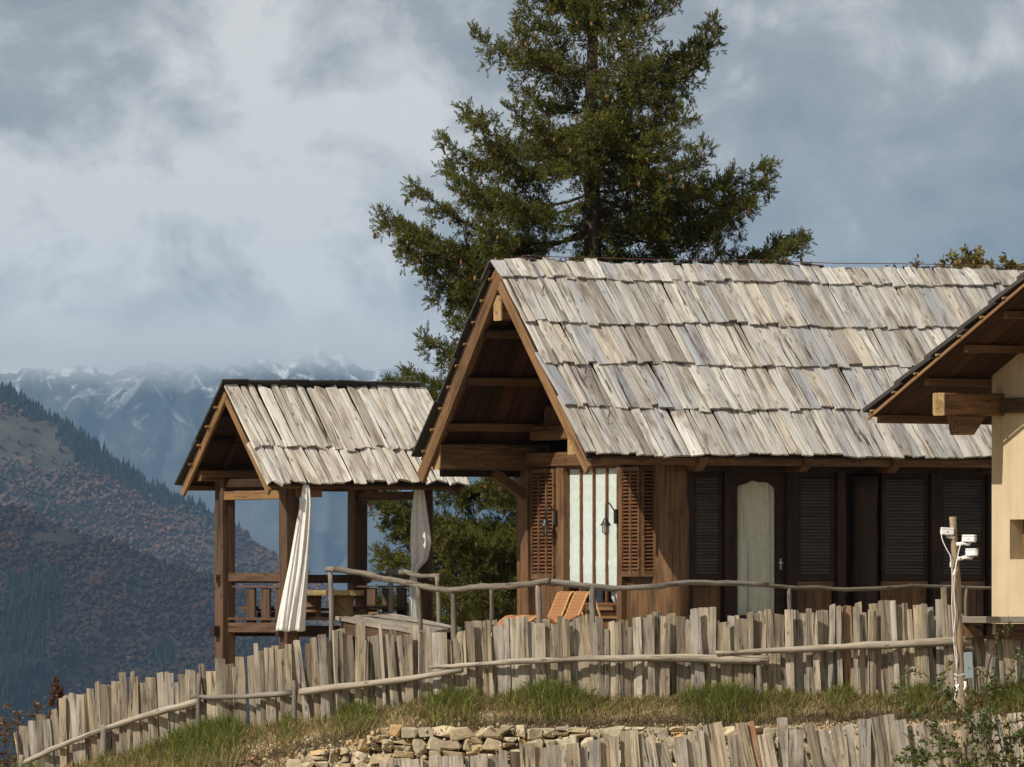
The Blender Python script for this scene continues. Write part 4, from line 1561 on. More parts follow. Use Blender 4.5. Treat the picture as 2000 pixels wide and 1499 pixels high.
hanging_curtain("white_curtain", "white curtain flaring down from the pavilion post nearest its railing of slats",
                [(947, 592, 603, 0.01), (955, 590, 606, 0.02), (985, 586, 608, 0.03), (1020, 579, 607, 0.035), (1100, 565, 603, 0.045), (1170, 550, 599, 0.055), (1215, 541, 597, 0.06), (1233, 538, 597, 0.06)], 143.72, 3.2, 5)
hanging_curtain("white_curtain", "white curtain bunched and knotted on the pavilion post by the walkway",
                [(945, 811, 825, 0.01), (965, 808, 830, 0.02), (1010, 803, 836, 0.03), (1060, 801, 843, 0.045), (1095, 803, 835, 0.04), (1112, 803, 818, 0.02), (1122, 801, 814, 0.015), (1150, 800, 815, 0.02), (1190, 799, 816, 0.022), (1214, 799, 818, 0.025)], 144.86, 2.4, 9)

# ------------------------------------------------------------------ walkway from the pavilion to the terrace
wk = empty("walkway", W(760, 1215, 143.5))
tag(wk, "sloping grey plank walkway between the pavilion and the terrace", "walkway")
wo = wk.location


def wp(px, py, Y):
    return W(px, py, Y) - wo


n0, n1 = W(662, 1212, 143.6), W(828, 1242, 141.0)
f0, f1 = W(762, 1204, 145.0), W(890, 1231, 142.4)
r = random.Random(12)
npl = 6
for k in range(npl):
    u0, u1 = k / npl, (k + 1) / npl
    um = (u0 + u1) / 2
    p0 = n0.lerp(f0, um) - wo
    p1 = n1.lerp(f1, um) - wo
    wd = (f0 - n0).length / npl
    M, L = basis(p0, p1)
    plank("plank", wk, M, wd * 0.80, L, 0.05, M_DECK, r, 0.05, 0.008, 0.02)
lumber("stringer", wk, n0 - wo + Vector((0.05, 0.05, -0.10)), n1 - wo + Vector((0.0, 0.05, -0.10)), 0.07, 0.20, M_POST)
lumber("stringer", wk, f0 - wo + Vector((0.0, -0.05, -0.10)), f1 - wo + Vector((0.0, -0.05, -0.10)), 0.07, 0.20, M_DARKB)
for p in (n0, n0.lerp(n1, 0.9), f0.lerp(f1, 0.9)):
    q = p - wo
    lumber("support_post", wk, (q.x + 0.1, q.y + 0.06, -1.35), (q.x + 0.1, q.y + 0.06, q.z - 0.2), 0.14, 0.14, M_DARKB, (0, 1, 0))

# ------------------------------------------------------------------ rustic handrails
hr = empty("handrail", W(1000, 1245, 140))
tag(hr, "crooked grey log handrail winding from the pavilion along the terrace edge", "railing")
ho = hr.location
rail_px = [(638, 1112, 143.5), (655, 1113, 143.3), (700, 1118, 142.8), (745, 1130, 142.3), (770, 1134, 142.0), (800, 1139, 141.6), (822, 1146, 141.3), (850, 1150, 141.0), (880, 1153, 140.7), (910, 1150, 140.3), (940, 1146, 140.0), (985, 1145, 139.5),
           (1020, 1143, 139.1), (1050, 1139, 138.8), (1072, 1135, 138.6)]
rail_px2 = [(1066, 1136, 138.65), (1100, 1140, 138.7), (1150, 1145, 138.75), (1200, 1150, 138.85), (1240, 1149, 138.9), (1290, 1145, 139.0), (1345, 1138, 139.2), (1400, 1139, 139.35), (1450, 1140, 139.5), (1500, 1143, 139.7)]
rail_px3 = [(1485, 1142, 139.65), (1540, 1147, 139.8), (1600, 1149, 140.0), (1650, 1152, 140.1), (1700, 1150, 140.3), (1780, 1145, 140.6), (1860, 1147, 140.9), (1940, 1149, 141.2), (2060, 1147, 141.6), (2200, 1148, 142)]


def rlog(name, parent, off, pts, r0, r1, mat, seed, n=10):
    r = random.Random(seed)
    P = []
    for i in range(len(pts) - 1):
        a, b = Vector(pts[i]), Vector(pts[i + 1])
        for k in range(3):
            f = k / 3
            P.append(a.lerp(b, f) - off + Vector((0, 0, r.uniform(-.006, .006))))
    P.append(Vector(pts[-1]) - off)
    m = len(P)
    rad = [(r0 + (r1 - r0) * i / (m - 1)) * r.uniform(0.86, 1.14) for i in range(m)]
    return tube_obj(name, parent, P, rad, mat, n)


rlog("rail", hr, ho, [W(*p) for p in rail_px[:2]], 0.040, 0.039, M_LOGD, 1)
rlog("rail", hr, ho, [W(*p) for p in rail_px[1:]], 0.039, 0.045, M_HAND, 2)
rlog("rail", hr, ho, [W(*p) for p in rail_px2], 0.045, 0.034, M_LOGD, 3)
rlog("rail", hr, ho, [W(*p) for p in rail_px3], 0.030, 0.024, M_HAND, 4)
for (xt, yt, xb, yb, Y, rr, m) in ((645, 1118, 647, 1262, 143.45, 0.036, M_LOGD), (817, 1146, 821, 1262, 141.35, 0.038, M_HAND), (885, 1154, 886, 1275, 140.65, 0.040, M_HAND), (1051, 1140, 1053, 1258, 138.8, 0.040, M_LOGD),
                                   (1156, 1146, 1158, 1260, 138.75, 0.045, M_LOGD), (1541, 1148, 1541, 1262, 139.8, 0.032, M_HAND), (1887, 1148, 1884, 1262, 141.0, 0.032, M_HAND)):
    rlog("rail_post", hr, ho, [W(xt, yt, Y), W((xt + xb) / 2 + 1.5, (yt + yb) / 2, Y), W(xb, yb, Y)], rr * 0.92, rr * 1.05, m, xt)
hr2 = empty("handrail", W(850, 1245, 143))
tag(hr2, "short log handrail on the far side of the walkway", "railing")
ho2 = hr2.location
rlog("rail", hr2, ho2, [W(758, 1117, 144.9), W(775, 1119, 144.7), W(792, 1119, 144.5)], 0.045, 0.042, M_LOGD, 5)
rlog("rail", hr2, ho2, [W(790, 1117, 144.5), W(806, 1122, 144.2), W(822, 1126, 144.0), W(857, 1125, 143.4)], 0.036, 0.032, M_HAND, 6)
for (xt, yt, xb, yb, Y, rr, m) in ((763, 1122, 763, 1210, 144.8, 0.034, M_LOGD), (854, 1127, 858, 1232, 143.4, 0.034, M_HAND), (960, 1146, 960, 1258, 142.2, 0.032, M_HAND)):
    rlog("rail_post", hr2, ho2, [W(xt, yt, Y), W((xt + xb) / 2 + 1, (yt + yb) / 2, Y), W(xb, yb, Y)], rr * 0.92, rr * 1.05, m, xt + 3)


# ------------------------------------------------------------------ wicker loungers
def lounger(loc, ang, label):
    t = empty("wicker_lounger", loc, ang)
    tag(t, label, "lounger", "wicker loungers by the gable window")
    ctrl = [(1.06, 0.03), (1.00, 0.13), (0.90, 0.25), (0.80, 0.31), (0.70, 0.325), (0.60, 0.30), (0.48, 0.245), (0.34, 0.20), (0.20, 0.195), (0.08, 0.26), (-0.02, 0.38), (-0.10, 0.50), (-0.16, 0.59), (-0.205, 0.635), (-0.26, 0.65), (-0.31, 0.635), (-0.345, 0.59)]
    ctrl = [(x * 0.86 if x > 0.2 else 0.172 + (x - 0.2) * 0.62, z) for x, z in ctrl]
    w = 0.25
    P = []
    for i in range(len(ctrl) - 1):
        for k in range(4):
            f = k / 4
            P.append((ctrl[i][0] * (1 - f) + ctrl[i + 1][0] * f, ctrl[i][1] * (1 - f) + ctrl[i + 1][1] * f))
    P.append(ctrl[-1])
    d, L = [], 0.0
    for i, p in enumerate(P):
        if i: L += math.hypot(p[0] - P[i - 1][0], p[1] - P[i - 1][1])
        d.append(L)
    rings, cols = [], []
    for i, p in enumerate(P):
        q0, q1 = P[max(i - 1, 0)], P[min(i + 1, len(P) - 1)]
        tx, tz = q1[0] - q0[0], q1[1] - q0[1]
        l = math.hypot(tx, tz)
        nx, nz = -tz / l, tx / l
        h = 0.012
        rings.append([(p[0] - nx * h, -w, p[1] - nz * h), (p[0] + nx * h, -w, p[1] + nz * h), (p[0] + nx * h, w, p[1] + nz * h), (p[0] - nx * h, w, p[1] - nz * h)])
        cols += [(0, d[i], 0)] * 4
    me = MB().rings(rings).mesh("seat_shell")
    at_ = me.attributes.new('Col', 'FLOAT_COLOR', 'POINT')
    buf = np.ones((len(me.vertices), 4), dtype=np.float32)
    buf[:, :3] = np.array(cols) * 3.0
    at_.data.foreach_set('color', buf.ravel())
    link("seat_shell", me, M_WICKER, t)
    for s_ in (-1, 1):
        MB().tube([(p[0], s_ * w, p[1]) for p in P], 0.017, 7).build("edge_rim", M_WICKRIM, t, None, True)
        MB().tube([(-0.155, s_ * w, 0.59), (-0.26, s_ * w, 0.30), (-0.38, s_ * w, 0.0)], 0.016, 7).build("rear_leg", M_WICKRIM, t, None, True)
        MB().tube([(0.22, s_ * w, 0.19), (0.22, s_ * w, 0.0)], 0.016, 7).build("leg", M_WICKRIM, t, None, True)
    MB().tube([(-0.30, -w, 0.2), (-0.30, w, 0.2)], 0.012, 6).build("stretcher", M_WICKRIM, t, None, True)
    return t


ZT = CX0.z - 0.034
ang = math.atan2(-0.34, -0.94)
q = W(1093, 1245, 140.0); lounger((q.x, q.y, ZT), ang, "tan wicker lounger farther from the gable's folding shutter")
q = W(1126, 1245, 139.3); lounger((q.x, q.y, ZT), ang, "tan wicker lounger nearer to the gable's folding shutter")


# ------------------------------------------------------------------ wall lamps
def wall_lamp(b, label):
    t = empty("wall_lamp", CX0, TH)
    tag(t, label, "lamp", "black lamps on the gable wall")
    zt = 1.52
    ar = MB().tube([(0.0, b, zt + 0.14), (-0.06, b + 0.01, zt + 0.20), (-0.13, b + 0.02, zt + 0.30), (-0.17, b + 0.03, zt + 0.345), (-0.20, b + 0.03, zt + 0.31), (-0.20, b + 0.03, zt + 0.12)], 0.010, 7)
    ar.build("arm", M_BLACK, t, None, True)
    MB().box(-0.075, -0.045, b - 0.03, b + 0.03, zt + 0.04, zt + 0.24).build("wall_bracket", M_BLACK, t)
    b += 0.03
    sh = MB()
    rings = []
    for (rr, z) in ((0.02, zt + 0.12), (0.03, zt + 0.11), (0.038, zt + 0.085), (0.058, zt + 0.045), (0.078, zt + 0.02), (0.074, zt + 0.014)):
        rings.append([(-0.20 + rr * math.cos(2 * math.pi * k / 16), b + rr * math.sin(2 * math.pi * k / 16), z) for k in range(16)])
    sh.rings(list(rings)).build("lamp_shade", M_BLACK, t, None, True)
    gl_ = MB()
    rings = []
    for (rr, z) in ((0.036, zt + 0.01), (0.042, zt - 0.04), (0.038, zt - 0.08), (0.016, zt - 0.10)):
        rings.append([(-0.20 + rr * math.cos(2 * math.pi * k / 12), b + rr * math.sin(2 * math.pi * k / 12), z) for k in range(12)])
    gl_.rings(rings).build("glass_globe", M_GLASS, t, None, True)
    cg = MB()
    for k in range(4):
        an = k * math.pi / 4
        cg.tube([(-0.20 + 0.048 * math.cos(an), b + 0.048 * math.sin(an), zt + 0.01), (-0.20 + 0.049 * math.cos(an), b + 0.049 * math.sin(an), zt - 0.08), (-0.20, b, zt - 0.115), (-0.20 - 0.049 * math.cos(an), b - 0.049 * math.sin(an), zt - 0.08), (-0.20 - 0.048 * math.cos(an), b - 0.048 * math.sin(an), zt + 0.01)], 0.004, 4)
    cg.build("wire_cage", M_BLACK, t)
    return t


wall_lamp(1.38, "black caged wall lamp hanging before the window panes")
wall_lamp(3.03, "black caged wall lamp hanging before the flat louvred shutter")

# ------------------------------------------------------------------ plastered house on the right
PHI = R(55)
H0 = W(1937, 1205, 134.0)
rdir = Vector((math.sin(PHI), math.cos(PHI), 0))
tdir = Vector((math.cos(PHI), -math.sin(PHI), 0))
# local X = tdir (along the gable wall towards the viewer), local Y = rdir (into the house)
house = empty("plastered_house", H0, math.atan2(tdir.y, tdir.x))
tag(house, "cream plastered house with overhanging timber roof coloured dark for shade, cut by the frame", "house")


def hzl(t_, r_, py):
    Yd = H0.y + t_ * tdir.y + r_ * rdir.y
    return (HZ - py) * Yd / F - H0.z


# gable wall with a recessed window, built as blocks round the opening
w0, w1 = 0.385, 1.25
zs0, zs1 = hzl(0.4, 0, 1093), hzl(0.4, 0, 1015)
wl_ = MB()
HW = 7.0
wl_.box(0, w0, 0, 0.35, -1.2, 3.6).box(w1, HW, 0, 0.35, -1.2, 3.6).box(w0, w1, 0, 0.35, -1.2, zs0).box(w0, w1, 0, 0.35, zs1, 3.6)
wl_.box(0.0, 0.35, 0.35, 6.0, -1.2, 2.9).box(HW - 0.35, HW, 0.35, 6.0, -1.2, 2.9).box(0.35, HW - 0.35, 5.65, 6.0, -1.2, 2.9)
wl_.build("wall", M_PLASTER, house)
hw = MB()
hw.box(w0, w0 + 0.06, 0.22, 0.30, zs0, zs1).box(w1 - 0.06, w1, 0.22, 0.30, zs0, zs1).box(w0 + 0.06, w1 - 0.06, 0.22, 0.30, zs0, zs0 + 0.05).box(w0 + 0.06, w1 - 0.06, 0.22, 0.30, zs1 - 0.05, zs1)
hw_o = hw.build("window", M_HONEY, house)
MB().box(w0 + 0.06, w1 - 0.06, 0.255, 0.262, zs0 + 0.05, zs1 - 0.05).build("pane", M_GLASS, hw_o)
MB().box(w0, w1, 0.33, 0.345, zs0, zs1).build("window_backing", M_DARKIN, house)
# roof: far slope rises along +t from the eave
OV, EV = 1.19, 1.13
hp = R(26.5)
ez = hzl(-EV, -OV, 806)
runh = 4.6
ct, st_ = math.cos(hp), math.sin(hp)


def hs(t_, r_, lift=0.0):
    """point on the near-left slope at horizontal position t"""
    return Vector((t_, r_, ez + (t_ + EV) * math.tan(hp))) + Vector((-st_, 0, ct)) * lift


def hbox(name, ta, tb, ra, rb, la, lb, mat, parent=house):
    P = [hs(ta, ra, la), hs(tb, ra, la), hs(tb, rb, la), hs(ta, rb, la), hs(ta, ra, lb), hs(tb, ra, lb), hs(tb, rb, lb), hs(ta, rb, lb)]
    m = MB()
    m.add(P, [(0, 3, 2, 1), (4, 5, 6, 7), (0, 1, 5, 4), (1, 2, 6, 5), (2, 3, 7, 6), (3, 0, 4, 7)])
    return m.build(name, mat, parent)


hroof = hbox("roof", -EV, runh - EV, -OV + 0.02, 6.5, -0.06, -0.03, M_DARKB)
r = random.Random(6)
t_ = -EV - 0.04
while t_ < runh - EV:                      # stepped courses seen from the side
    L = r.uniform(0.6, 0.7)
    rr_ = -OV - 0.03
    while rr_ < 3.0:
        w = r.uniform(0.16, 0.24)
        P0 = hs(t_, rr_ + w / 2, 0.05)
        P1 = hs(min(t_ + L + 0.12, runh - EV), rr_ + w / 2, 0.005)
        lumber("shingle", hroof, P0, P1, w - 0.008, 0.055, M_SHADESIDE, (-st_, 0, ct), r.randrange(3))  # near-black tone stands in for the shade on this edge
        rr_ += w
    t_ += L
lumber("rake_board", house, hs(-EV - 0.02, -OV, -0.085), hs(runh - EV, -OV, -0.078), 0.03, 0.035, M_HONEY, (-st_, 0, ct), 1)
for k in range(9):
    q = hs(-EV + 0.12 + k * 0.47, -OV - 0.05, -0.045)
    lumber("batten_end", house, q, q + Vector((0, 0.12, 0)), 0.03, 0.025, M_OCHRE, (-st_, 0, ct), 4)
r = random.Random(16)
rr_ = -OV + 0.06
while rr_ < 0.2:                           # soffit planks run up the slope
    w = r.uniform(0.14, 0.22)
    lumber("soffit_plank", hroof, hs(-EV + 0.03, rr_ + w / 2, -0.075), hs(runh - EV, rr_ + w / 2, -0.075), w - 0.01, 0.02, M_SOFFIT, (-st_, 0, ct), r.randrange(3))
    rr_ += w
for t_ in (-0.02, 0.82, 1.66, 2.5):
    p = hs(t_ - 0.1, 0, -0.135)
    lumber("purlin", house, (p.x, -OV + 0.16, p.z), (p.x, 0.3, p.z), 0.09, 0.10, M_BROWN, (0, 0, 1), 5)
p = hs(-EV + 0.06, 0, -0.13)
lumber("eave_board", house, (p.x, -OV + 0.10, p.z), (p.x, 4.0, p.z), 0.07, 0.11, M_BROWN, (0, 0, 1), 5)
zb0, zb1 = hzl(0.1, -0.98, 812), hzl(0.1, -0.98, 768)
lumber("wall_plate", house, (0.16, -0.98, (zb0 + zb1) / 2), (0.16, 0.4, (zb0 + zb1) / 2), 0.24, zb1 - zb0, M_BROWN, (0, 0, 1), 6)
lumber("beam_end", house, (0.16, -1.0, (zb0 + zb1) / 2), (0.16, -0.982, (zb0 + zb1) / 2), 0.245, zb1 - zb0 + 0.004, M_OCHRE, (0, 0, 1), 6)
bk_ = MB()
prof = [(-0.78, zb0 - 0.003), (-0.30, zb0 - 0.003), (-0.50, zb0 - 0.25), (-0.72, zb0 - 0.25)]
bk_.rings([[(0.05, y, z) for y, z in prof], [(0.27, y, z) for y, z in prof]]).build("bracket", M_BROWN, house)
lumber("tie_beam", house, (0.30, -0.04, zb1 - 0.16), (HW, -0.04, zb1 - 0.16), 0.10, 0.20, M_POST, (0, 0, 1), 7)
# far half of that roof, falling away beyond the frame
fh = MB()
pa, pb = hs(runh - EV, -OV + 0.02, -0.03), hs(runh - EV, 6.5, -0.03)
fh.add([pa, pb, pb + Vector((4.6, 0, -2.3)), pa + Vector((4.6, 0, -2.3)), pa + Vector((0, 0, -.06)), pb + Vector((0, 0, -.06)), pb + Vector((4.6, 0, -2.36)), pa + Vector((4.6, 0, -2.36))],
       [(0, 3, 2, 1), (4, 5, 6, 7), (0, 1, 5, 4), (1, 2, 6, 5), (2, 3, 7, 6), (3, 0, 4, 7)])
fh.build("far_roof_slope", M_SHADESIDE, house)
# plank ledge at the foot of the plaster wall
lg = empty("ledge", W(1940, 1212, 131.0))
tag(lg, "grey plank ledge on a bracket below the cream plastered wall", "ledge")
lo = lg.location
r = random.Random(5)
for k, (xa, xb, ya) in enumerate(((1880, 1955, 131.05), (1957, 2040, 131.02), (2042, 2140, 131.05))):
    for j in range(3):
        lumber("plank", lg, W(xa, 1211, ya + j * 0.21) - lo, W(xb, 1211, ya + j * 0.21) - lo, 0.20, 0.085, M_DECK if k == 0 else M_LOGD, (0, 0, 1), k)
lumber("plank", lg, W(1798, 1208, 131.75) - lo, W(1882, 1207, 131.75) - lo, 0.18, 0.05, M_DECK)
lumber("joist", lg, W(1930, 1234, 131.2) - lo, W(2140, 1234, 131.2) - lo, 0.10, 0.20, M_BROWN)
bk_ = MB()
prof = [(1880, 1219), (1900, 1219), (1922, 1240), (1900, 1246), (1884, 1246)]
bk_.rings([[W(x, y, 131.50) - lo for x, y in prof], [W(x, y, 131.10) - lo for x, y in prof]]).build("bracket", M_BROWN, lg)
lumber("peg", lg, W(1942, 1218, 131.12) - lo, W(1941, 1240, 131.12) - lo, 0.05, 0.05, M_LOG, (0, 1, 0))
#PART5
# ------------------------------------------------------------------ split-board fences
FENCE_TOP = ([20, 35, 60, 75, 100, 145, 160, 190, 240, 270, 300, 340, 375, 405, 430, 450, 480, 520, 560, 600, 640, 660, 700, 750, 800, 840, 880, 940, 1000, 1040, 1100, 1150, 1200, 1240, 1290, 1320, 1390, 1420, 1450, 1490, 1550, 1600, 1650, 1700, 1730, 1770, 1800, 1840, 1858, 1900, 2100],
             [1450, 1437, 1412, 1402, 1386, 1348, 1356, 1338, 1330, 1325, 1320, 1316, 1314, 1302, 1290, 1302, 1288, 1268, 1264, 1248, 1242, 1238, 1240, 1240, 1236, 1226, 1234, 1216, 1210, 1214, 1206, 1206, 1212, 1206, 1196, 1208, 1190, 1200, 1208, 1194, 1196, 1190, 1181, 1179, 1172, 1178, 1176, 1162, 1180, 1222, 1222])


def board_at(name, parent, off, px, py_top, py_bot, Y, wpx, lean, mat, r, thick=0.025):
    s_ = F / Y
    bot, top = W(px, py_bot, Y), W(px - lean, py_top, Y + r.uniform(-0.01, 0.02))
    y = (top - bot)
    L = y.length
    y.normalize()
    yaw = r.gauss(0, 0.22)
    nrm = Vector((math.sin(yaw), -math.cos(yaw), 0))
    x = y.cross(nrm).normalized()
    z = x.cross(y)
    M = Matrix((x, y, z)).transposed().to_4x4()
    M.translation = bot - off
    return plank(name, parent, M, wpx / s_, L, thick * r.uniform(0.7, 1.5), mat, r, 0.016, 0.012, 0.14)


uf = empty("board_fence", W(1000, 1370, 131.7))
tag(uf, "upper grey-brown fence of uneven split boards running below the terrace", "fence")
uo = uf.location
r = random.Random(404)
px = 34.0
k = 0
while px < 2060:
    w = r.choice([r.uniform(6, 10), r.uniform(9, 14), r.uniform(11, 17), r.uniform(14, 20)])
    Y = float(fence_Y(px)) + r.choice([-0.06, -0.02, 0.02, 0.05]) + r.uniform(-0.006, 0.006)
    if 476 < px < 482:
        px += 7
    base = float(np.interp(px + w / 2, *FENCE_TOP))
    jit = r.choice([r.uniform(-9, 3), r.uniform(-5, 7), r.uniform(0, 18)])
    if r.random() < 0.06: jit -= 16
    if px > 1885: jit *= 0.2
    bot = float(np.interp(px, *FENCE_BOT)) + 22
    lean = r.gauss(9, 5) * np.interp(px, [0, 400, 700, 1200, 1800], [1.0, 0.5, 1.3, 0.4, 1.0])
    if r.random() < 0.05: lean += r.choice([-10, 14])
    mat = M_FENCE
    q = r.random()
    if q < 0.25: mat = M_FENCE2
    if abs(px - 300) < 9 or abs(px - 1650) < 11: mat = M_RUSTY
    board_at("board", uf, uo, px + w / 2 + lean * 0.5, base + jit, bot, Y, w * 1.08, lean, mat, r)
    px += w * r.uniform(0.87, 0.97)
    k += 1
# rails nailed along the face, and round stakes
for seed, pts, r0, r1, m in ((1, [(43, 1492, 0), (100, 1465, 0), (160, 1441, 0), (205, 1424, 0)], 0.030, 0.034, M_LOG), (2, [(205, 1424, 0), (260, 1405, 0), (330, 1386, 0), (388, 1371, 0)], 0.036, 0.045, M_LOG),
                             (3, [(374, 1360, .02), (420, 1363, 0), (480, 1361, 0), (572, 1353, 0)], 0.024, 0.034, M_LOGD), (4, [(586, 1352, 0), (700, 1338, 0), (800, 1325, 0), (903, 1308, .01)], 0.042, 0.036, M_LOG),
                             (5, [(838, 1304, .05), (900, 1300, .03), (1000, 1292, 0), (1150, 1287, 0), (1300, 1285, 0), (1400, 1288, 0), (1502, 1290, .03)], 0.022, 0.055, M_LOG), (6, [(1398, 1276, .06), (1500, 1272, .03), (1650, 1264, 0), (1780, 1257, 0), (1898, 1252, 0)], 0.022, 0.062, M_LOG)):
    rlog("rail", uf, uo, [W(x, y, float(fence_Y(x)) - 0.135 - d) for x, y, d in pts], r0 * 1.12, r1 * 1.12, m, 40 + seed)
for (xt, yt, xb, yb, rr, m) in ((43, 1474, 45, 1520, 0.042, M_LOG), (203, 1415, 204, 1492, 0.042, M_LOGD), (389, 1318, 388, 1450, 0.034, M_LOGD), (576, 1330, 575, 1425, 0.034, M_LOGD), (1481, 1290, 1490, 1385, 0.04, M_LOGD)):
    Y = float(fence_Y(xt)) - 0.15
    rlog("stake", uf, uo, [W(xt, yt, Y), W((xt + xb) / 2 - 1, (yt + yb) / 2, Y), W(xb, yb, Y)], rr * 0.85, rr * 1.1, m, xt)

lf = empty("board_fence", W(1400, 1499, 127.9))
tag(lf, "lower fence of silvery split boards in front of the stone wall", "fence")
lo_ = lf.location
LT = ([735, 770, 800, 862, 930, 960, 1010, 1043, 1090, 1145, 1191, 1244, 1270, 1300, 1322, 1349, 1384, 1405, 1426, 1447, 1471, 1485, 1510, 1538, 1573, 1594, 1622, 1657, 1680, 1695, 1716, 1737, 1758, 1780, 1807, 1850, 1890, 1930, 1965, 2100],
      [1486, 1482, 1486, 1474, 1474, 1470, 1458, 1456, 1455, 1452, 1434, 1430, 1434, 1440, 1447, 1436, 1426, 1413, 1406, 1438, 1402, 1405, 1426, 1400, 1438, 1406, 1424, 1422, 1414, 1392, 1410, 1388, 1402, 1408, 1414, 1420, 1400, 1388, 1392, 1396])
r = random.Random(505)
px, k = 742.0, 0
while px < 2050:
    w = r.choice([r.uniform(14, 20), r.uniform(18, 26), r.uniform(24, 34)])
    Y = 127.9 + (0.024 if k % 2 else -0.024) + r.uniform(-0.01, 0.01)
    base = float(np.interp(px + w / 2, *LT)) + r.uniform(-5, 9)
    lean = r.gauss(14, 7) if px > 1250 else r.gauss(4, 3)
    mat = M_RUSTY if abs(px - 1475) < 8 else (M_FENCE if r.random() < 0.4 else M_FENCE2)
    board_at("board", lf, lo_, px + w / 2 + lean, base, 1610, Y, w * 1.05, lean * 1.9, mat, r, 0.028)
    px += w * r.uniform(0.9, 1.06)
    k += 1

# ------------------------------------------------------------------ dry stone retaining wall
sw = empty("stone_wall", W(900, 1425, 129.7))
tag(sw, "rough retaining wall of tan field stones behind the lower fence", "wall")
so_ = sw.location
WT = ([520, 560, 620, 700, 790, 1300, 2000], [1500, 1486, 1464, 1440, 1414, 1417, 1420])


def stone_mesh(w, h, d, r, n=18, bev=True):
    bm = bmesh.new()
    for i in range(n):
        v = Vector((r.uniform(-1, 1), r.uniform(-1, 1), r.uniform(-1, 1)))
        m_ = max(abs(v.x), abs(v.y), abs(v.z))
        v = v / m_ if r.random() < 0.85 else v
        v = Vector((math.copysign(abs(v.x) ** 0.6, v.x), math.copysign(abs(v.y) ** 0.7, v.y), math.copysign(abs(v.z) ** 0.6, v.z)))
        bm.verts.new((v.x * w / 2, v.y * d / 2, v.z * h / 2))
    res = bmesh.ops.convex_hull(bm, input=list(bm.verts))
    bmesh.ops.delete(bm, geom=list({g for g in list(res['geom_interior']) + list(res['geom_unused']) if isinstance(g, bmesh.types.BMVert)}), context='VERTS')
    if bev: bmesh.ops.bevel(bm, geom=list(bm.edges), offset=min(w, h) * 0.05, segments=1, affect='EDGES', clamp_overlap=True)
    me = bpy.data.meshes.new("stone")
    bm.to_mesh(me)
    bm.free()
    me.materials.append(M_STONE)
    return me


r = random.Random(61)
py = 1420.0
row = 0
while py < 1530:
    hpx = r.uniform(15, 29)
    px = 545.0 + r.uniform(0, 20)
    while px < 1560:
        wpx = r.choice([r.uniform(16, 30), r.uniform(24, 50)])
        cx, cy = px + wpx / 2, py + hpx / 2 + r.uniform(-4, 4)
        topl = float(np.interp(cx, *WT))
        if cy - hpx * 0.3 > topl - 2:
            Yw = float(fence_Y(cx)) - 1.80 + r.uniform(-0.035, 0.035)
            s_ = F / Yw
            hh = hpx * r.uniform(0.75, 1.2)
            if r.random() < 0.25:       # two small stones instead of one
                for q in (-1, 1):
                    o = link("stone", stone_mesh(wpx * 0.95 / s_, hh * 0.5 / s_, 0.26, r), None, sw)
                    o.location = W(cx + r.uniform(-3, 3), cy + q * hh * 0.27, Yw) - so_
                    o.rotation_euler = (0, r.gauss(0, 0.10), r.gauss(0, 0.15))
            else:
                o = link("stone", stone_mesh(wpx * 1.10 / s_, hh * 1.08 / s_, 0.32, r), None, sw)
                o.location = W(cx, cy, Yw) - so_
                o.rotation_euler = (0, r.gauss(0, 0.12), r.gauss(0, 0.15))
        px += wpx
    py += hpx * 0.93
    row += 1

# loose rubble and crumbs of earth
RS = []
rr_ = random.Random(8)
for k in range(6):
    me = stone_mesh(1, 0.7, 1, rr_, 9, False)
    me.calc_loop_triangles()
    RS.append((np.array([v.co[:] for v in me.vertices]), np.array([t.vertices[:] for t in me.loop_triangles])))
Vs, Ts, Cs, off = [], [], [], 0
RCOL = np.array([(0.46, 0.36, 0.22), (0.40, 0.31, 0.19), (0.50, 0.42, 0.28), (0.36, 0.29, 0.20), (0.44, 0.27, 0.12), (0.54, 0.48, 0.38)])
for k in range(6):
    n = 900
    px = npr.uniform(430, 1990, n)
    band = npr.random(n)
    dd = np.where(px < 780, npr.uniform(1.0, 3.4, n), npr.normal(1.66, 0.10, n))
    dd = np.where((px > 1280), npr.uniform(1.25, 1.75, n), dd)
    wallf = (px > 620) & (px < 1500) & (npr.random(n) < 0.45)
    dd = np.where(wallf, npr.uniform(1.84, 1.95, n), dd)
    x = (px - 1000) * 130 / F
    y = fence_Y(px) - dd
    z = ground_h(x, y)
    zt = (HZ - np.interp(px, *WT)) * 129.7 / F
    z = np.where(wallf, zt - npr.uniform(0.0, 0.8, n), z)
    s_ = npr.uniform(0.012, 0.06, n) * np.where(px < 780, 1.25, 0.8)
    P, T, C = inst(RS[k][0], RS[k][1], np.stack([x, y, z + s_ * 0.15], 1), align(npr.normal(0, 1, (n, 3)) + np.array([0, 0, 1.5])), np.stack([s_] * 3, 1) * npr.uniform(0.7, 1.3, (n, 3)), RCOL[npr.integers(0, 6, n)] * npr.uniform(0.8, 1.15, (n, 1)))
    Vs.append(P); Ts.append(T + off); Cs.append(C); off += len(P)
tag(link("rubble", tri_mesh("rubble", np.concatenate(Vs), np.concatenate(Ts), np.concatenate(Cs)), M_RUBBLE), "loose sandy rubble along the top of the stone wall", "rubble", kind="stuff")


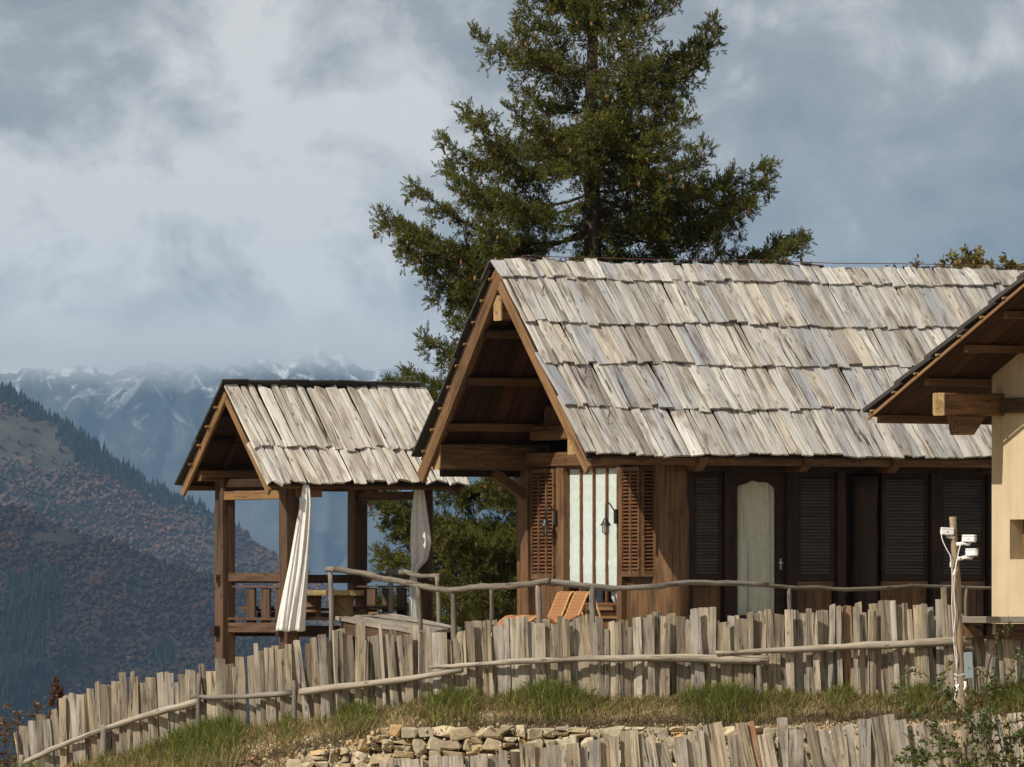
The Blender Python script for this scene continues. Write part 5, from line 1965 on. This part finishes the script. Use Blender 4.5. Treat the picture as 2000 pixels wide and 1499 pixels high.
# ------------------------------------------------------------------ grass at the foot of the upper fence
def blades(px, dd, hgt, col, lean, seed, dz=0.0):
    r = np.random.default_rng(seed)
    n = len(px)
    y = fence_Y(px) - dd
    x = (px - 1000) * y / F
    z = ground_h(x, y) - 0.01 + dz
    az = r.uniform(0, 2 * np.pi, n)
    ld = np.stack([np.cos(az), np.sin(az), np.zeros(n)], 1)
    wd = np.stack([-np.sin(az + r.normal(0, .6, n)), np.cos(az), np.zeros(n)], 1)
    w = r.uniform(0.0035, 0.008, n)[:, None]
    b = np.stack([x, y, z], 1)
    up = np.array([0, 0, 1.0])
    l1, l2 = (lean * 0.35)[:, None], lean[:, None]
    H = hgt[:, None]
    m1 = b + H * (0.5 * up) + ld * H * l1 * 0.6
    tip = b + H * (up * (1 - 0.35 * l2)) + ld * H * l2
    V = np.stack([b - wd * w, b + wd * w, m1 - wd * w * 0.8, m1 + wd * w * 0.8, tip], 1)
    base = np.arange(n)[:, None] * 5
    T = np.concatenate([base + np.array([0, 1, 3]), base + np.array([0, 3, 2]), base + np.array([2, 3, 4])], 0)
    return V.reshape(-1, 3), T, np.repeat(col, 5, axis=0)


n = 70000
px = npr.uniform(-30, 2010, n)
lush = fbm(px / 55.0, px * 0 + 3.3, 3, 88)
lush = np.clip((lush - 0.40) * 4, 0, 1) + 1.3 * np.exp(-((px - 1075) / 75) ** 2) + 0.8 * np.exp(-((px - 1440) / 90) ** 2) + 0.7 * np.exp(-((px - 330) / 160) ** 2)
lush = np.clip(lush, 0.05, 1.8)
dd = np.abs(npr.normal(0.0, 0.55, n)) + 0.06
wide = np.interp(px, [0, 300, 600, 900, 2000], [2.6, 2.2, 1.35, 1.0, 0.95])
dd = dd * wide
keep = (dd < np.interp(px, [0, 400, 540, 700, 2000], [4.5, 3.4, 2.2, 1.62, 1.15])) & (npr.random(n) < 0.35 + 0.65 * lush)
px, dd, lush = px[keep], dd[keep], lush[keep]
n = len(px)
green = np.clip(0.12 + 0.62 * lush - dd * 0.42 + npr.normal(0, 0.3, n), 0.04, 0.92)
green = (npr.random(n) < green).astype(float)[:, None]
gc_ = np.array((0.145, 0.178, 0.038)) * npr.uniform(0.5, 1.5, (n, 1)) + np.array((0.055, 0.03, 0.0)) * npr.random((n, 1)) ** 2
dc_ = np.array((0.38, 0.29, 0.14)) * npr.uniform(0.5, 1.3, (n, 1))
col = gc_ * green + dc_ * (1 - green)
hgt = npr.uniform(0.06, 0.30, n) * (0.65 + 0.55 * np.clip(lush, 0, 1.4)) * np.where(green[:, 0] > 0, 1.1, 0.8)
lean = np.where(green[:, 0] > 0, npr.uniform(0.15, 0.95, n), npr.uniform(0.3, 1.3, n))
V, T, C = blades(px, dd, hgt, col, lean, 5)
tag(link("grass", tri_mesh("grass", V, T, C), M_GRASS), "green and straw coloured grass along the foot of the upper fence", "grass", kind="stuff")
# matted dead grass hanging over the wall edge
n = 16000
px = npr.uniform(380, 2000, n)
dd = npr.normal(1.32, 0.16, n) + np.interp(px, [380, 700], [0.7, 0.0]) - np.interp(px, [1150, 1350], [0, 0.22])
col = np.array((0.30, 0.235, 0.14)) * npr.uniform(0.45, 1.35, (n, 1))
V, T, C = blades(px, dd, npr.uniform(0.05, 0.14, n), col, npr.uniform(0.6, 1.7, n), 6)
tag(link("dry_grass", tri_mesh("dry_grass", V, T, C), M_GRASS), "matted dry grass along the brow of the stone wall", "grass", kind="stuff")

# ------------------------------------------------------------------ pole with cameras
PY = 130.55
pole_p = [W(1861, 1010, PY), W(1866, 1100, PY), W(1870, 1200, PY), W(1875, 1300, PY), W(1879, 1380, PY - 0.1), W(1881, 1450, PY - 0.2)]
pole = empty("wooden_pole", pole_p[-1])
tag(pole, "thin upright wooden pole carrying white security cameras", "pole")
po = pole.location
rlog("shaft", pole, po, pole_p, 0.046, 0.072, wood("pole_wood", [(0.27, 0.20, 0.13), (0.25, 0.19, 0.125)], (0.55, 1.25), (0.16, 0.12, 0.085), 0.5, 0.85, 0.2), 5, 14)


def rbox(name, parent, size, M, mat, bev=0.25):
    bm = bmesh.new()
    bmesh.ops.create_cube(bm, size=1.0)
    for v in bm.verts: v.co = Vector((v.co.x * size[0], v.co.y * size[1], v.co.z * size[2]))
    bmesh.ops.bevel(bm, geom=list(bm.edges), offset=min(size) * bev, segments=3, affect='EDGES')
    me = bpy.data.meshes.new(name)
    bm.to_mesh(me)
    bm.free()
    return link(name, me, mat, parent, M)


def sec_cam(px, py, yaw, tiltd, Lm, label, arm_from, cap_front=True):
    c = W(px, py, PY - 0.05)
    t = empty("security_camera", c)
    tag(t, label, "camera", "white cameras on the wooden pole")
    M = Matrix.Rotation(yaw, 4, 'Z') @ Matrix.Rotation(tiltd, 4, 'Y')
    rbox("body", t, (Lm, 0.085, 0.085), M, M_WHITEPL, 0.14)
    rbox("hood", t, (Lm * 0.98, 0.094, 0.02), M @ Matrix.Translation((0.0, 0, 0.043)), M_WHITEPL, 0.3)
    fc = MB()
    rg_ = lambda rr, x: [(x, rr * math.cos(2 * math.pi * k / 14), rr * math.sin(2 * math.pi * k / 14)) for k in range(14)]
    fc.rings([rg_(0.036, Lm * 0.5 - 0.01), rg_(0.036, Lm * 0.5 + 0.004), rg_(0.026, Lm * 0.5 + 0.006)])
    fc.build("lens", M_GREYPL, t, M)
    MB().box(-0.012, 0.012, -0.0445, -0.043, -0.010, 0.004).build("nameplate", M_GREYPL, t, M)
    kn = W(px + 1, py + 11, PY - 0.05) - c
    MB().tube([Vector((0, 0, -0.03)), kn], [0.024, 0.018], 10).build("joint", M_GREYPL, t, None, True)
    a = W(arm_from[0], arm_from[1], PY - 0.03) - c
    ar = MB().tube([a, a.lerp(kn, 0.5) + Vector((0, 0, 0.012)), kn + Vector((0, 0, -0.004))], [0.028, 0.02, 0.010], 8)
    ar.build("arm", M_WHITEPL, t, None, True)
    return t


sec_cam(1850, 1039, R(8), R(3), 0.17, "highest white security camera, partly hidden by the pole's top", (1864, 1052))
sec_cam(1893, 1053, R(-20), R(0), 0.175, "middle one of three white security cameras, on a white arm", (1868, 1064))
sec_cam(1898, 1080, R(160), R(0), 0.15, "lowest of the three white security cameras on the pole", (1872, 1092))
cb = empty("camera_cables", po)
tag(cb, "thin white cables tied down the camera pole", "cable")


def cable(pts, rad=0.0065, d=-0.085, name="cable", m=None):
    P = [W(x, y, PY + d) - po for x, y in pts]
    Q_ = []
    for i in range(len(P) - 1):
        a, b, c_, d_ = P[max(i - 1, 0)], P[i], P[i + 1], P[min(i + 2, len(P) - 1)]
        for k in range(4):
            t = k / 4
            Q_.append(0.5 * ((2 * b) + (c_ - a) * t + (2 * a - 5 * b + 4 * c_ - d_) * t * t + (-a + 3 * b - 3 * c_ + d_) * t ** 3))
    Q_.append(P[-1])
    MB().tube(Q_, rad, 6).build(name, m or M_WHITEPL, cb, None, True)


cable([(1838, 1041), (1841, 1056), (1850, 1075), (1856, 1086), (1858, 1105)])
cable([(1878, 1058), (1873, 1075), (1868, 1100), (1864, 1122)])
cable([(1898, 1086), (1880, 1087), (1869, 1096), (1866, 1110), (1866, 1122)])
cable([(1858, 1105), (1860, 1130), (1859, 1180), (1862, 1230), (1864, 1270), (1868, 1300), (1868, 1318)], 0.005)
cable([(1866, 1122), (1863, 1150), (1866, 1200), (1862, 1250), (1869, 1280), (1867, 1330)], 0.005)
MB().tube([W(1857, 1098, PY - 0.085) - po, W(1857, 1108, PY - 0.085) - po], 0.012, 8).build("connector", M_WHITEPL, cb)
MB().tube([W(1866, 1112, PY - 0.09) - po, W(1863, 1124, PY - 0.09) - po], 0.014, 8).build("connector", M_WHITEPL, cb)
for k in range(5):
    cable([(1867, 1330 + k), (1872 + k, 1345 + 3 * k), (1874, 1366 + k), (1869 - k, 1372 - k), (1866, 1350 + 2 * k), (1869 + k, 1337)], 0.005, -0.09 - 0.004 * k, "coil")
for yy in (1318, 1327, 1340):
    pc = W(1876 if yy < 1330 else 1877, yy, PY) - po
    MB().tube([pc + Vector((0.078 * math.cos(k * math.pi / 8), 0.078 * math.sin(k * math.pi / 8), 0.01 * math.sin(k))) for k in range(17)], 0.007, 5).build("tape", M_WHITEPL, cb)
jb = empty("junction_box", W(1891, 1326, PY - 0.05))
tag(jb, "flat grey-green metal box on the camera pole", "box")
Mj = Matrix.Translation(W(1891.5, 1300, PY - 0.02) - jb.location) @ Matrix.Rotation(R(-3), 4, 'Y')
rbox("housing", jb, (0.115, 0.10, 0.335), Mj, M_TEAL, 0.06)
MB().tube([(0, -0.052, -0.03), (0, -0.058, -0.03)], 0.008, 8).build("lock", M_BLACK, jb, Mj)
cdt = MB()
cdt.tube([W(x, y, PY - 0.09) for x, y in ((1885, 1331), (1886, 1342), (1881, 1350), (1885, 1358), (1886, 1400), (1888, 1450), (1888, 1530))], 0.018, 9)
tag(cdt.build("conduit", M_WHITEPL, None, None, True), "white plastic conduit running down from the grey-green box", "pipe")


# ------------------------------------------------------------------ the big spruce
TY = 152.5
TS = F / TY
tree_base = W(1158, 1330, TY)
spruce = empty("spruce_tree", tree_base)
tag(spruce, "tall dark spruce hung with cones, rising behind the cabin", "tree")
ENV_Y = [-160, -60, 0, 60, 120, 170, 230, 290, 350, 430, 510, 570, 620, 680, 740, 800, 900, 1000, 1100, 1200, 1260]
ENV_L = [5, 75, 128, 150, 225, 220, 235, 282, 270, 352, 412, 375, 320, 390, 395, 330, 330, 440, 425, 410, 300]
ENV_R = [5, 90, 188, 195, 245, 240, 275, 330, 335, 300, 392, 395, 380, 360, 380, 380, 380, 380, 360, 330, 280]


def trunk_x(py):
    return 1158 + np.interp(py, [-160, 0, 200, 500, 1300], [-2, 2, -4, 0, 2])


tp = [W(float(trunk_x(y)), y, TY) - tree_base for y in range(1330, -180, -75)]
trk = MB().tube(tp, [0.04 + 0.19 * (i_ / len(tp)) for i_ in range(len(tp), 0, -1)], 10)
trk.build("trunk", M_BARK, spruce, None, True)
rt = np.random.default_rng(99)
UP = np.array([0, 0, 1.0])
cone_p = []
# a shoot: a short twig set all round with narrow flat needle blades, like a bottle brush
sv, st_l = [], []
for k in range(10):
    f = k / 9.0
    a = k * 2.4
    ro = 0.25 * (1.05 - 0.55 * f)
    z0_, z1_ = 0.0 + 0.68 * f, 0.28 + 0.72 * f
    if k == 9: ro, z0_, z1_ = 0.03, 0.55, 1.0
    ca_, sa_ = math.cos(a), math.sin(a)
    wv = 0.056
    zm = (z0_ + z1_) / 2
    b_ = len(sv)
    sv += [(0, 0, z0_), (0.55 * ro * ca_ - wv * sa_, 0.55 * ro * sa_ + wv * ca_, zm), (ro * ca_, ro * sa_, z1_), (0.55 * ro * ca_ + wv * sa_, 0.55 * ro * sa_ - wv * ca_, zm)]
    st_l += [(b_, b_ + 1, b_ + 2), (b_, b_ + 2, b_ + 3)]
SV, ST = np.array(sv, float), np.array(st_l)


def bough_mesh(L, seed):
    """one bough, along local X: branchlets to both sides, twigs on them, shoots on the twigs"""
    r = np.random.default_rng(seed)
    wood_ = MB()
    sp_, sd2, ss, sc2 = [], [], [], []
    n = max(6, int(L / 0.10))
    bend, sag, curl = r.normal(0, 0.10), r.uniform(0.06, 0.16), r.uniform(0.04, 0.18)

    def axis(t):
        return np.array([L * t, L * bend * t * t, L * (-sag * math.sin(math.pi * min(t, 1)) + curl * t * t)])
    wood_.tube([axis(t) for t in np.linspace(0, 1, 7)], [max(0.005, 0.030 * (L / 2.6) * (1 - 0.9 * t)) for t in np.linspace(0, 1, 7)], 5)

    def twig(p, d, ln, tint):
        d = d / np.linalg.norm(d)
        m = max(2, int(ln / 0.036))
        for j in range(m + 1):
            q = (j + r.uniform(0.2, 1.0)) / (m + 1)
            sp_.append(p + d * ln * q)
            sd2.append(d * 0.65 + r.normal(0, 0.42, 3) + UP * 0.42)
            ss.append(r.uniform(0.085, 0.15))
            sc2.append(tint * r.uniform(0.8, 1.2))
    side = 1
    gap = r.uniform(0, 1, n + 1)
    for i in range(1, n + 1):
        t = i / n
        if t < 0.22 and r.random() < 0.8: continue
        side = -side
        for sd in ((side, -side) if r.random() < 0.85 else (side,)):
            Ls = (0.14 + 0.40 * L ** 0.7 * (1 - t) ** 0.8 * min(1.0, t * 2.4)) * r.uniform(0.45, 1.15)
            Ls = min(Ls, 0.8)
            an = r.uniform(0.65, 1.2)
            dv = np.array([math.cos(an), sd * math.sin(an), r.normal(-0.02, 0.30)])
            if r.random() < 0.28: dv = np.array([0.35, sd * 0.3, -0.85])
            dv /= np.linalg.norm(dv)
            o = axis(t)
            dr = r.uniform(-0.22, 0.12)
            if Ls > 0.24: wood_.tube([o + dv * Ls * q + UP * dr * Ls * q * q for q in (0, 0.5, 1)], [0.008, 0.006, 0.003], 3)
            tint = r.uniform(0.7, 1.3)
            mt = max(3, int(Ls / 0.046))
            for j in range(mt + 1):
                q = min(1.0, (j + r.uniform(0.3, 1.0)) / (mt + 0.5))
                p = o + dv * Ls * q + UP * dr * Ls * q * q
                td = dv * r.uniform(0.3, 0.9) + np.array([r.normal(0, 0.5), r.normal(0, 0.5), r.normal(0.25, 0.5)])
                twig(p, td, r.uniform(0.07, 0.20) * (1.15 - 0.4 * q), tint)
            twig(o + dv * Ls + UP * dr * Ls, dv + UP * 0.3, 0.10, tint)
    for q in np.linspace(0.5, 1, max(3, int(L * 5))):
        twig(axis(q), np.array([0.8, r.normal(0, 0.5), 0.5]), 0.12, 1.0)
    cones = []
    for _ in range(int(6 * L)):
        cones.append(sp_[r.integers(len(sp_) // 3, len(sp_))] + np.array([0, 0, -0.03]))
    k = len(sp_)
    C2 = np.array(sc2)
    col = np.array((0.084, 0.090, 0.016)) * (C2 * r.uniform(0.7, 1.3, k))[:, None] + np.array((0.020, 0.012, 0.0)) * r.random((k, 1))
    S2 = np.array(ss)
    P, T, C = inst(SV, ST, np.array(sp_), align(np.array(sd2), r.uniform(0, 6, k)), np.stack([S2, S2, S2], 1), col)
    me = tri_mesh("needles", P, T, C)
    me.materials.append(M_NEEDLE)
    wm = wood_.mesh("branch")
    wm.materials.append(M_BARK)
    return wm, me, cones, k


PROTO = {}
for L_ in (0.5, 0.9, 1.4, 1.9, 2.4, 3.0):
    PROTO[L_] = [bough_mesh(L_, int(L_ * 100) + v * 7) for v in range(3)]
BOUGHS = {230: [(-1.5, 210), (-2.2, 200)], 260: [(-0.9, 220)], 310: [(-1.8, 230)], 500: [(0.05, 400), (3.1, 418)], 330: [(0.1, 345)], 292: [(-0.15, 340), (3.2, 290)], 130: [(0.0, 250), (3.05, 235)], 430: [(3.25, 362), (-0.2, 310)], 700: [(3.1, 392), (2.9, 380)], 560: [(3.3, 380)], 20: [(0.1, 200), (3.2, 140)],
          960: [(3.0, 430), (2.6, 420)], 1040: [(3.2, 440), (3.6, 420)], 1120: [(3.1, 425)], 1180: [(2.9, 410)]}
py = -165.0
todo = sorted(BOUGHS)
while py < 1255:
    extra = []
    while todo and todo[0] <= py:
        extra += BOUGHS[todo.pop(0)]
    nb0 = 6 if py > 560 else (5 if 330 < py else 4)
    ph0 = rt.uniform(0, 6.28)
    for kb in range(nb0 + len(extra)):
        pyb = py + rt.uniform(-16, 16)
        az = ph0 + 2 * math.pi * (kb + rt.uniform(-.3, .3)) / nb0
        if kb >= nb0: az = extra[kb - nb0][0]
        ca = math.cos(az)
        if kb < nb0 and py > 560 and ca > 0.35 and rt.random() < 0.5: continue
        pye = pyb - np.interp(pyb, [-150, 150, 450], [40, 30, 5])
        el, er = np.interp(pye, ENV_Y, ENV_L), np.interp(pye, ENV_Y, ENV_R)
        reach = (er if ca > 0 else el) * abs(ca) ** 0.8 + 0.5 * (el + er) * (1 - abs(ca) ** 0.8)
        L = reach / TS * rt.uniform(0.85, 1.06)
        if rt.random() < 0.2: L *= rt.uniform(0.45, 0.75)
        if kb >= nb0: L = extra[kb - nb0][1] / TS
        L = max(0.25, L)
        org = W(float(trunk_x(pyb)), pyb, TY) - tree_base
        rise = np.interp(pyb, [-100, 100, 400, 900], [0.48, 0.22, 0.0, -0.12]) + rt.normal(0, 0.10)
        key = min(PROTO, key=lambda q: abs(q - L))
        wm, me, cones, _ = PROTO[key][rt.integers(0, 3)]
        sc_ = L / key
        flip = -1.0 if rt.random() < 0.5 else 1.0
        M = Matrix.Translation(org) @ Matrix.Rotation(az, 4, 'Z') @ Matrix.Rotation(-math.atan(rise), 4, 'Y') @ Matrix.Rotation(rt.normal(0, 0.15), 4, 'X') @ Matrix.Diagonal((sc_, sc_ * flip, sc_, 1))
        bo = link("branch", wm, None, spruce, M)
        link("needles", me, None, bo)
        if pyb < 620 or rt.random() < 0.3:
            for c_ in cones:
                if rt.random() < 0.75: cone_p.append(np.array(M @ Vector(c_)))
    py += rt.uniform(48, 68) if py < 560 else rt.uniform(46, 60)
cp = np.array(cone_p)
n = len(cp)
ring = [(math.cos(a), math.sin(a)) for a in np.linspace(0, 2 * math.pi, 7)[:-1]]
CV = [(0, 0, 0)] + [(x * 0.8, y * 0.8, -0.18) for x, y in ring] + [(x, y, -0.55) for x, y in ring] + [(0, 0, -1.0)]
CT = []
for j in range(6):
    a, b = 1 + j, 1 + (j + 1) % 6
    CT += [(0, a, b), (a, a + 6, b), (b, a + 6, b + 6), (13, b + 6, a + 6)]
sc_ = rt.uniform(0.08, 0.125, n)
P, T, C = inst(np.array(CV, float), np.array(CT), cp, rotz(rt.uniform(0, 6, n)), np.stack([sc_ * 0.20, sc_ * 0.20, sc_], 1), np.array((0.27, 0.15, 0.07)) * rt.uniform(0.6, 1.3, (n, 1)))
tag(link("cones", tri_mesh("cones", P, T, C), M_NEEDLE, spruce), kind="stuff")


# ------------------------------------------------------------------ leafy shrubs
def leaf_shape():
    V = np.array([(0, 0, 0), (0.28, 0.02, 0.35), (0.22, 0.0, 0.75), (0, -0.05, 1.0), (-0.22, 0.0, 0.75), (-0.28, 0.02, 0.35), (0, 0.07, 0.5)])
    T = np.array([(0, 1, 6), (1, 2, 6), (2, 3, 6), (3, 4, 6), (4, 5, 6), (5, 0, 6)])
    return V, T


LV, LT_ = leaf_shape()


def shrub(name, label, base, stems, nleaf, lsize, palette, stem_mat, seed, rad=0.008, spread=0.5, pairs=0.05, side_twigs=5, cat="shrub"):
    """stems: list of point lists (world); leaves sit on side twigs along them"""
    r = np.random.default_rng(seed)
    t = empty(name, base)
    tag(t, label, cat)
    b0 = np.array(base)
    sm = MB()
    lp, ld, ls, lc = [], [], [], []
    pal = np.array(palette)
    for st in stems:
        P = [np.array(p) - b0 for p in st]
        Q_ = []
        for i in range(len(P) - 1):
            a, b, c_, d_ = P[max(i - 1, 0)], P[i], P[i + 1], P[min(i + 2, len(P) - 1)]
            for k in range(5):
                u = k / 5
                Q_.append(0.5 * ((2 * b) + (c_ - a) * u + (2 * a - 5 * b + 4 * c_ - d_) * u * u + (-a + 3 * b - 3 * c_ + d_) * u ** 3))
        Q_.append(P[-1])
        m = len(Q_)
        sm.tube(Q_, [rad * (1 - 0.75 * i / m) for i in range(m)], 5)
        for k in range(side_twigs):
            f = r.uniform(0.2, 1.0)
            i = min(m - 2, int(f * (m - 1)))
            o = Q_[i]
            d0 = Q_[i + 1] - Q_[i]
            d0 = d0 / (np.linalg.norm(d0) + 1e-9)
            dv = d0 * 0.5 + r.normal(0, 0.7, 3) + UP * 0.25
            dv /= np.linalg.norm(dv)
            Lt = spread * r.uniform(0.3, 1.0)
            sag = r.uniform(-0.35, 0.1)
            tw = [o + dv * Lt * q + UP * sag * Lt * q * q for q in np.linspace(0, 1, 5)]
            sm.tube(tw, [rad * 0.45, rad * 0.4, rad * 0.33, rad * 0.25, rad * 0.15], 4)
            for j in range(nleaf):
                q = r.uniform(0.1, 1.0)
                p = o + dv * Lt * q + UP * sag * Lt * q * q
                lp.append(p + r.normal(0, pairs, 3))
                ld.append(dv * 0.4 + r.normal(0, 0.7, 3) + UP * -0.1)
                ls.append(lsize * r.uniform(0.6, 1.25))
                lc.append(pal[r.integers(0, len(pal))] * r.uniform(0.7, 1.3))
    sm.build("stems", stem_mat, t)
    n = len(lp)
    if n:
        P, T, C = inst(LV, LT_, np.array(lp), align(np.array(ld), r.uniform(0, 6, n)), np.array(ls)[:, None] * np.ones((1, 3)), np.array(lc))
        link("leaves", tri_mesh("leaves", P, T, C), M_LEAF, t)
    return t


rq = random.Random(15)
SY = 126.6
stems = []
for (xb, yb, xt, yt) in ((1985, 1560, 1745, 1345), (1990, 1560, 1790, 1300), (1960, 1570, 1800, 1400), (1930, 1570, 1850, 1345), (1975, 1560, 1905, 1310), (2010, 1560, 1960, 1225), (2020, 1560, 1990, 1260), (1900, 1570, 1760, 1430), (1880, 1560, 1835, 1440), (1945, 1560, 1925, 1400),
                         (1990, 1560, 1930, 1350), (2030, 1560, 2005, 1330), (1850, 1570, 1775, 1465), (1960, 1570, 1880, 1390), (2000, 1560, 1970, 1420)):
    Y0 = SY + rq.uniform(-0.4, 0.7)
    mid = ((xb + xt) / 2 + rq.uniform(-12, 25), (yb + yt) / 2 + rq.uniform(-25, 5))
    stems.append([W(xb, yb, Y0), W(*mid, Y0 + rq.uniform(-.2, .2)), W(xt, yt, Y0 + rq.uniform(-.3, .3))])
shrub("rose_bush", "straggly green bush with arching stems before the lower fence and pole", W(1975, 1570, SY), stems, 26, 0.058, [(0.055, 0.085, 0.02), (0.075, 0.11, 0.025), (0.04, 0.062, 0.018), (0.12, 0.13, 0.03), (0.15, 0.14, 0.035)], M_TWIG, 4, 0.009, 0.42, 0.02, 9)
shrub("red_stemmed_sapling", "reddish bare sapling stem rising past the plank ledge", W(1925, 1400, 130.2), [[W(1922, 1395, 130.2), W(1930, 1300, 130.2), W(1952, 1228, 130.2)], [W(1926, 1340, 130.2), W(1934, 1290, 130.25), W(1945, 1250, 130.2)]], 5, 0.05, [(0.075, 0.11, 0.025)], M_TWIGR, 6, 0.011, 0.15, 0.02, 3, "sapling")
stems = []
for k in range(16):
    xt = rq.uniform(-60, 85)
    xb = xt + rq.uniform(-10, 25)
    Y0 = 137.2 + rq.uniform(-.5, .7)
    yt = rq.uniform(1345, 1440)
    stems.append([W(xb, 1560, Y0), W((xb + xt) / 2 + rq.uniform(-8, 8), (1560 + yt) / 2, Y0), W(xt, yt, Y0)])
shrub("withered_bush", "withered brown bush at the low end of the upper fence", W(30, 1570, 137.2), stems, 16, 0.045, [(0.16, 0.085, 0.045), (0.11, 0.065, 0.035), (0.19, 0.13, 0.065), (0.10, 0.085, 0.04)], M_TWIG, 8, 0.008, 0.22, 0.015, 12)
stems = [[W(92, 1420, 136.0), W(98, 1385, 136.0), W(108, 1350, 136.0), W(112, 1325, 136.0)], [W(116, 1410, 136.1), W(119, 1375, 136.1), W(122, 1345, 136.1)]]
shrub("dock_stalk", "rust-red dried dock stalk showing above the fence's low end", W(100, 1440, 136.0), stems, 40, 0.030, [(0.16, 0.055, 0.025), (0.11, 0.04, 0.02), (0.09, 0.055, 0.03)], M_TWIGR, 9, 0.008, 0.07, 0.012, 26, "plant")
# broadleaf tree behind the cabin: only its top shows above the ridge
dt_b = W(1890, 1330, 156)
stems = []
for k in range(26):
    xt = rq.uniform(1735, 2090)
    yt = np.interp(xt, [1735, 1790, 1850, 1890, 1960, 2000, 2090], [505, 505, 490, 485, 512, 500, 490]) + rq.uniform(0, 18)
    Y0 = 156 + rq.uniform(-1.2, 1.2)
    stems.append([W(1890 + (xt - 1890) * 0.25, 900, 156), W(1890 + (xt - 1890) * 0.65, 680, Y0), W(xt, float(yt), Y0)])
dt = shrub("yellowing_tree", "broadleaf tree with yellowing leaves peeping over the cabin's ridge", dt_b, stems, 24, 0.085, [(0.115, 0.105, 0.02), (0.15, 0.12, 0.025), (0.085, 0.09, 0.02), (0.20, 0.14, 0.03)], M_TWIG, 12, 0.016, 0.40, 0.03, 26, "tree")
MB().tube([(0, 0, 0), (0.03, 0, 1.6), tuple(W(1890, 900, 156) - dt_b)], [0.13, 0.10, 0.05], 9).build("trunk", M_BARK, dt, None, True)
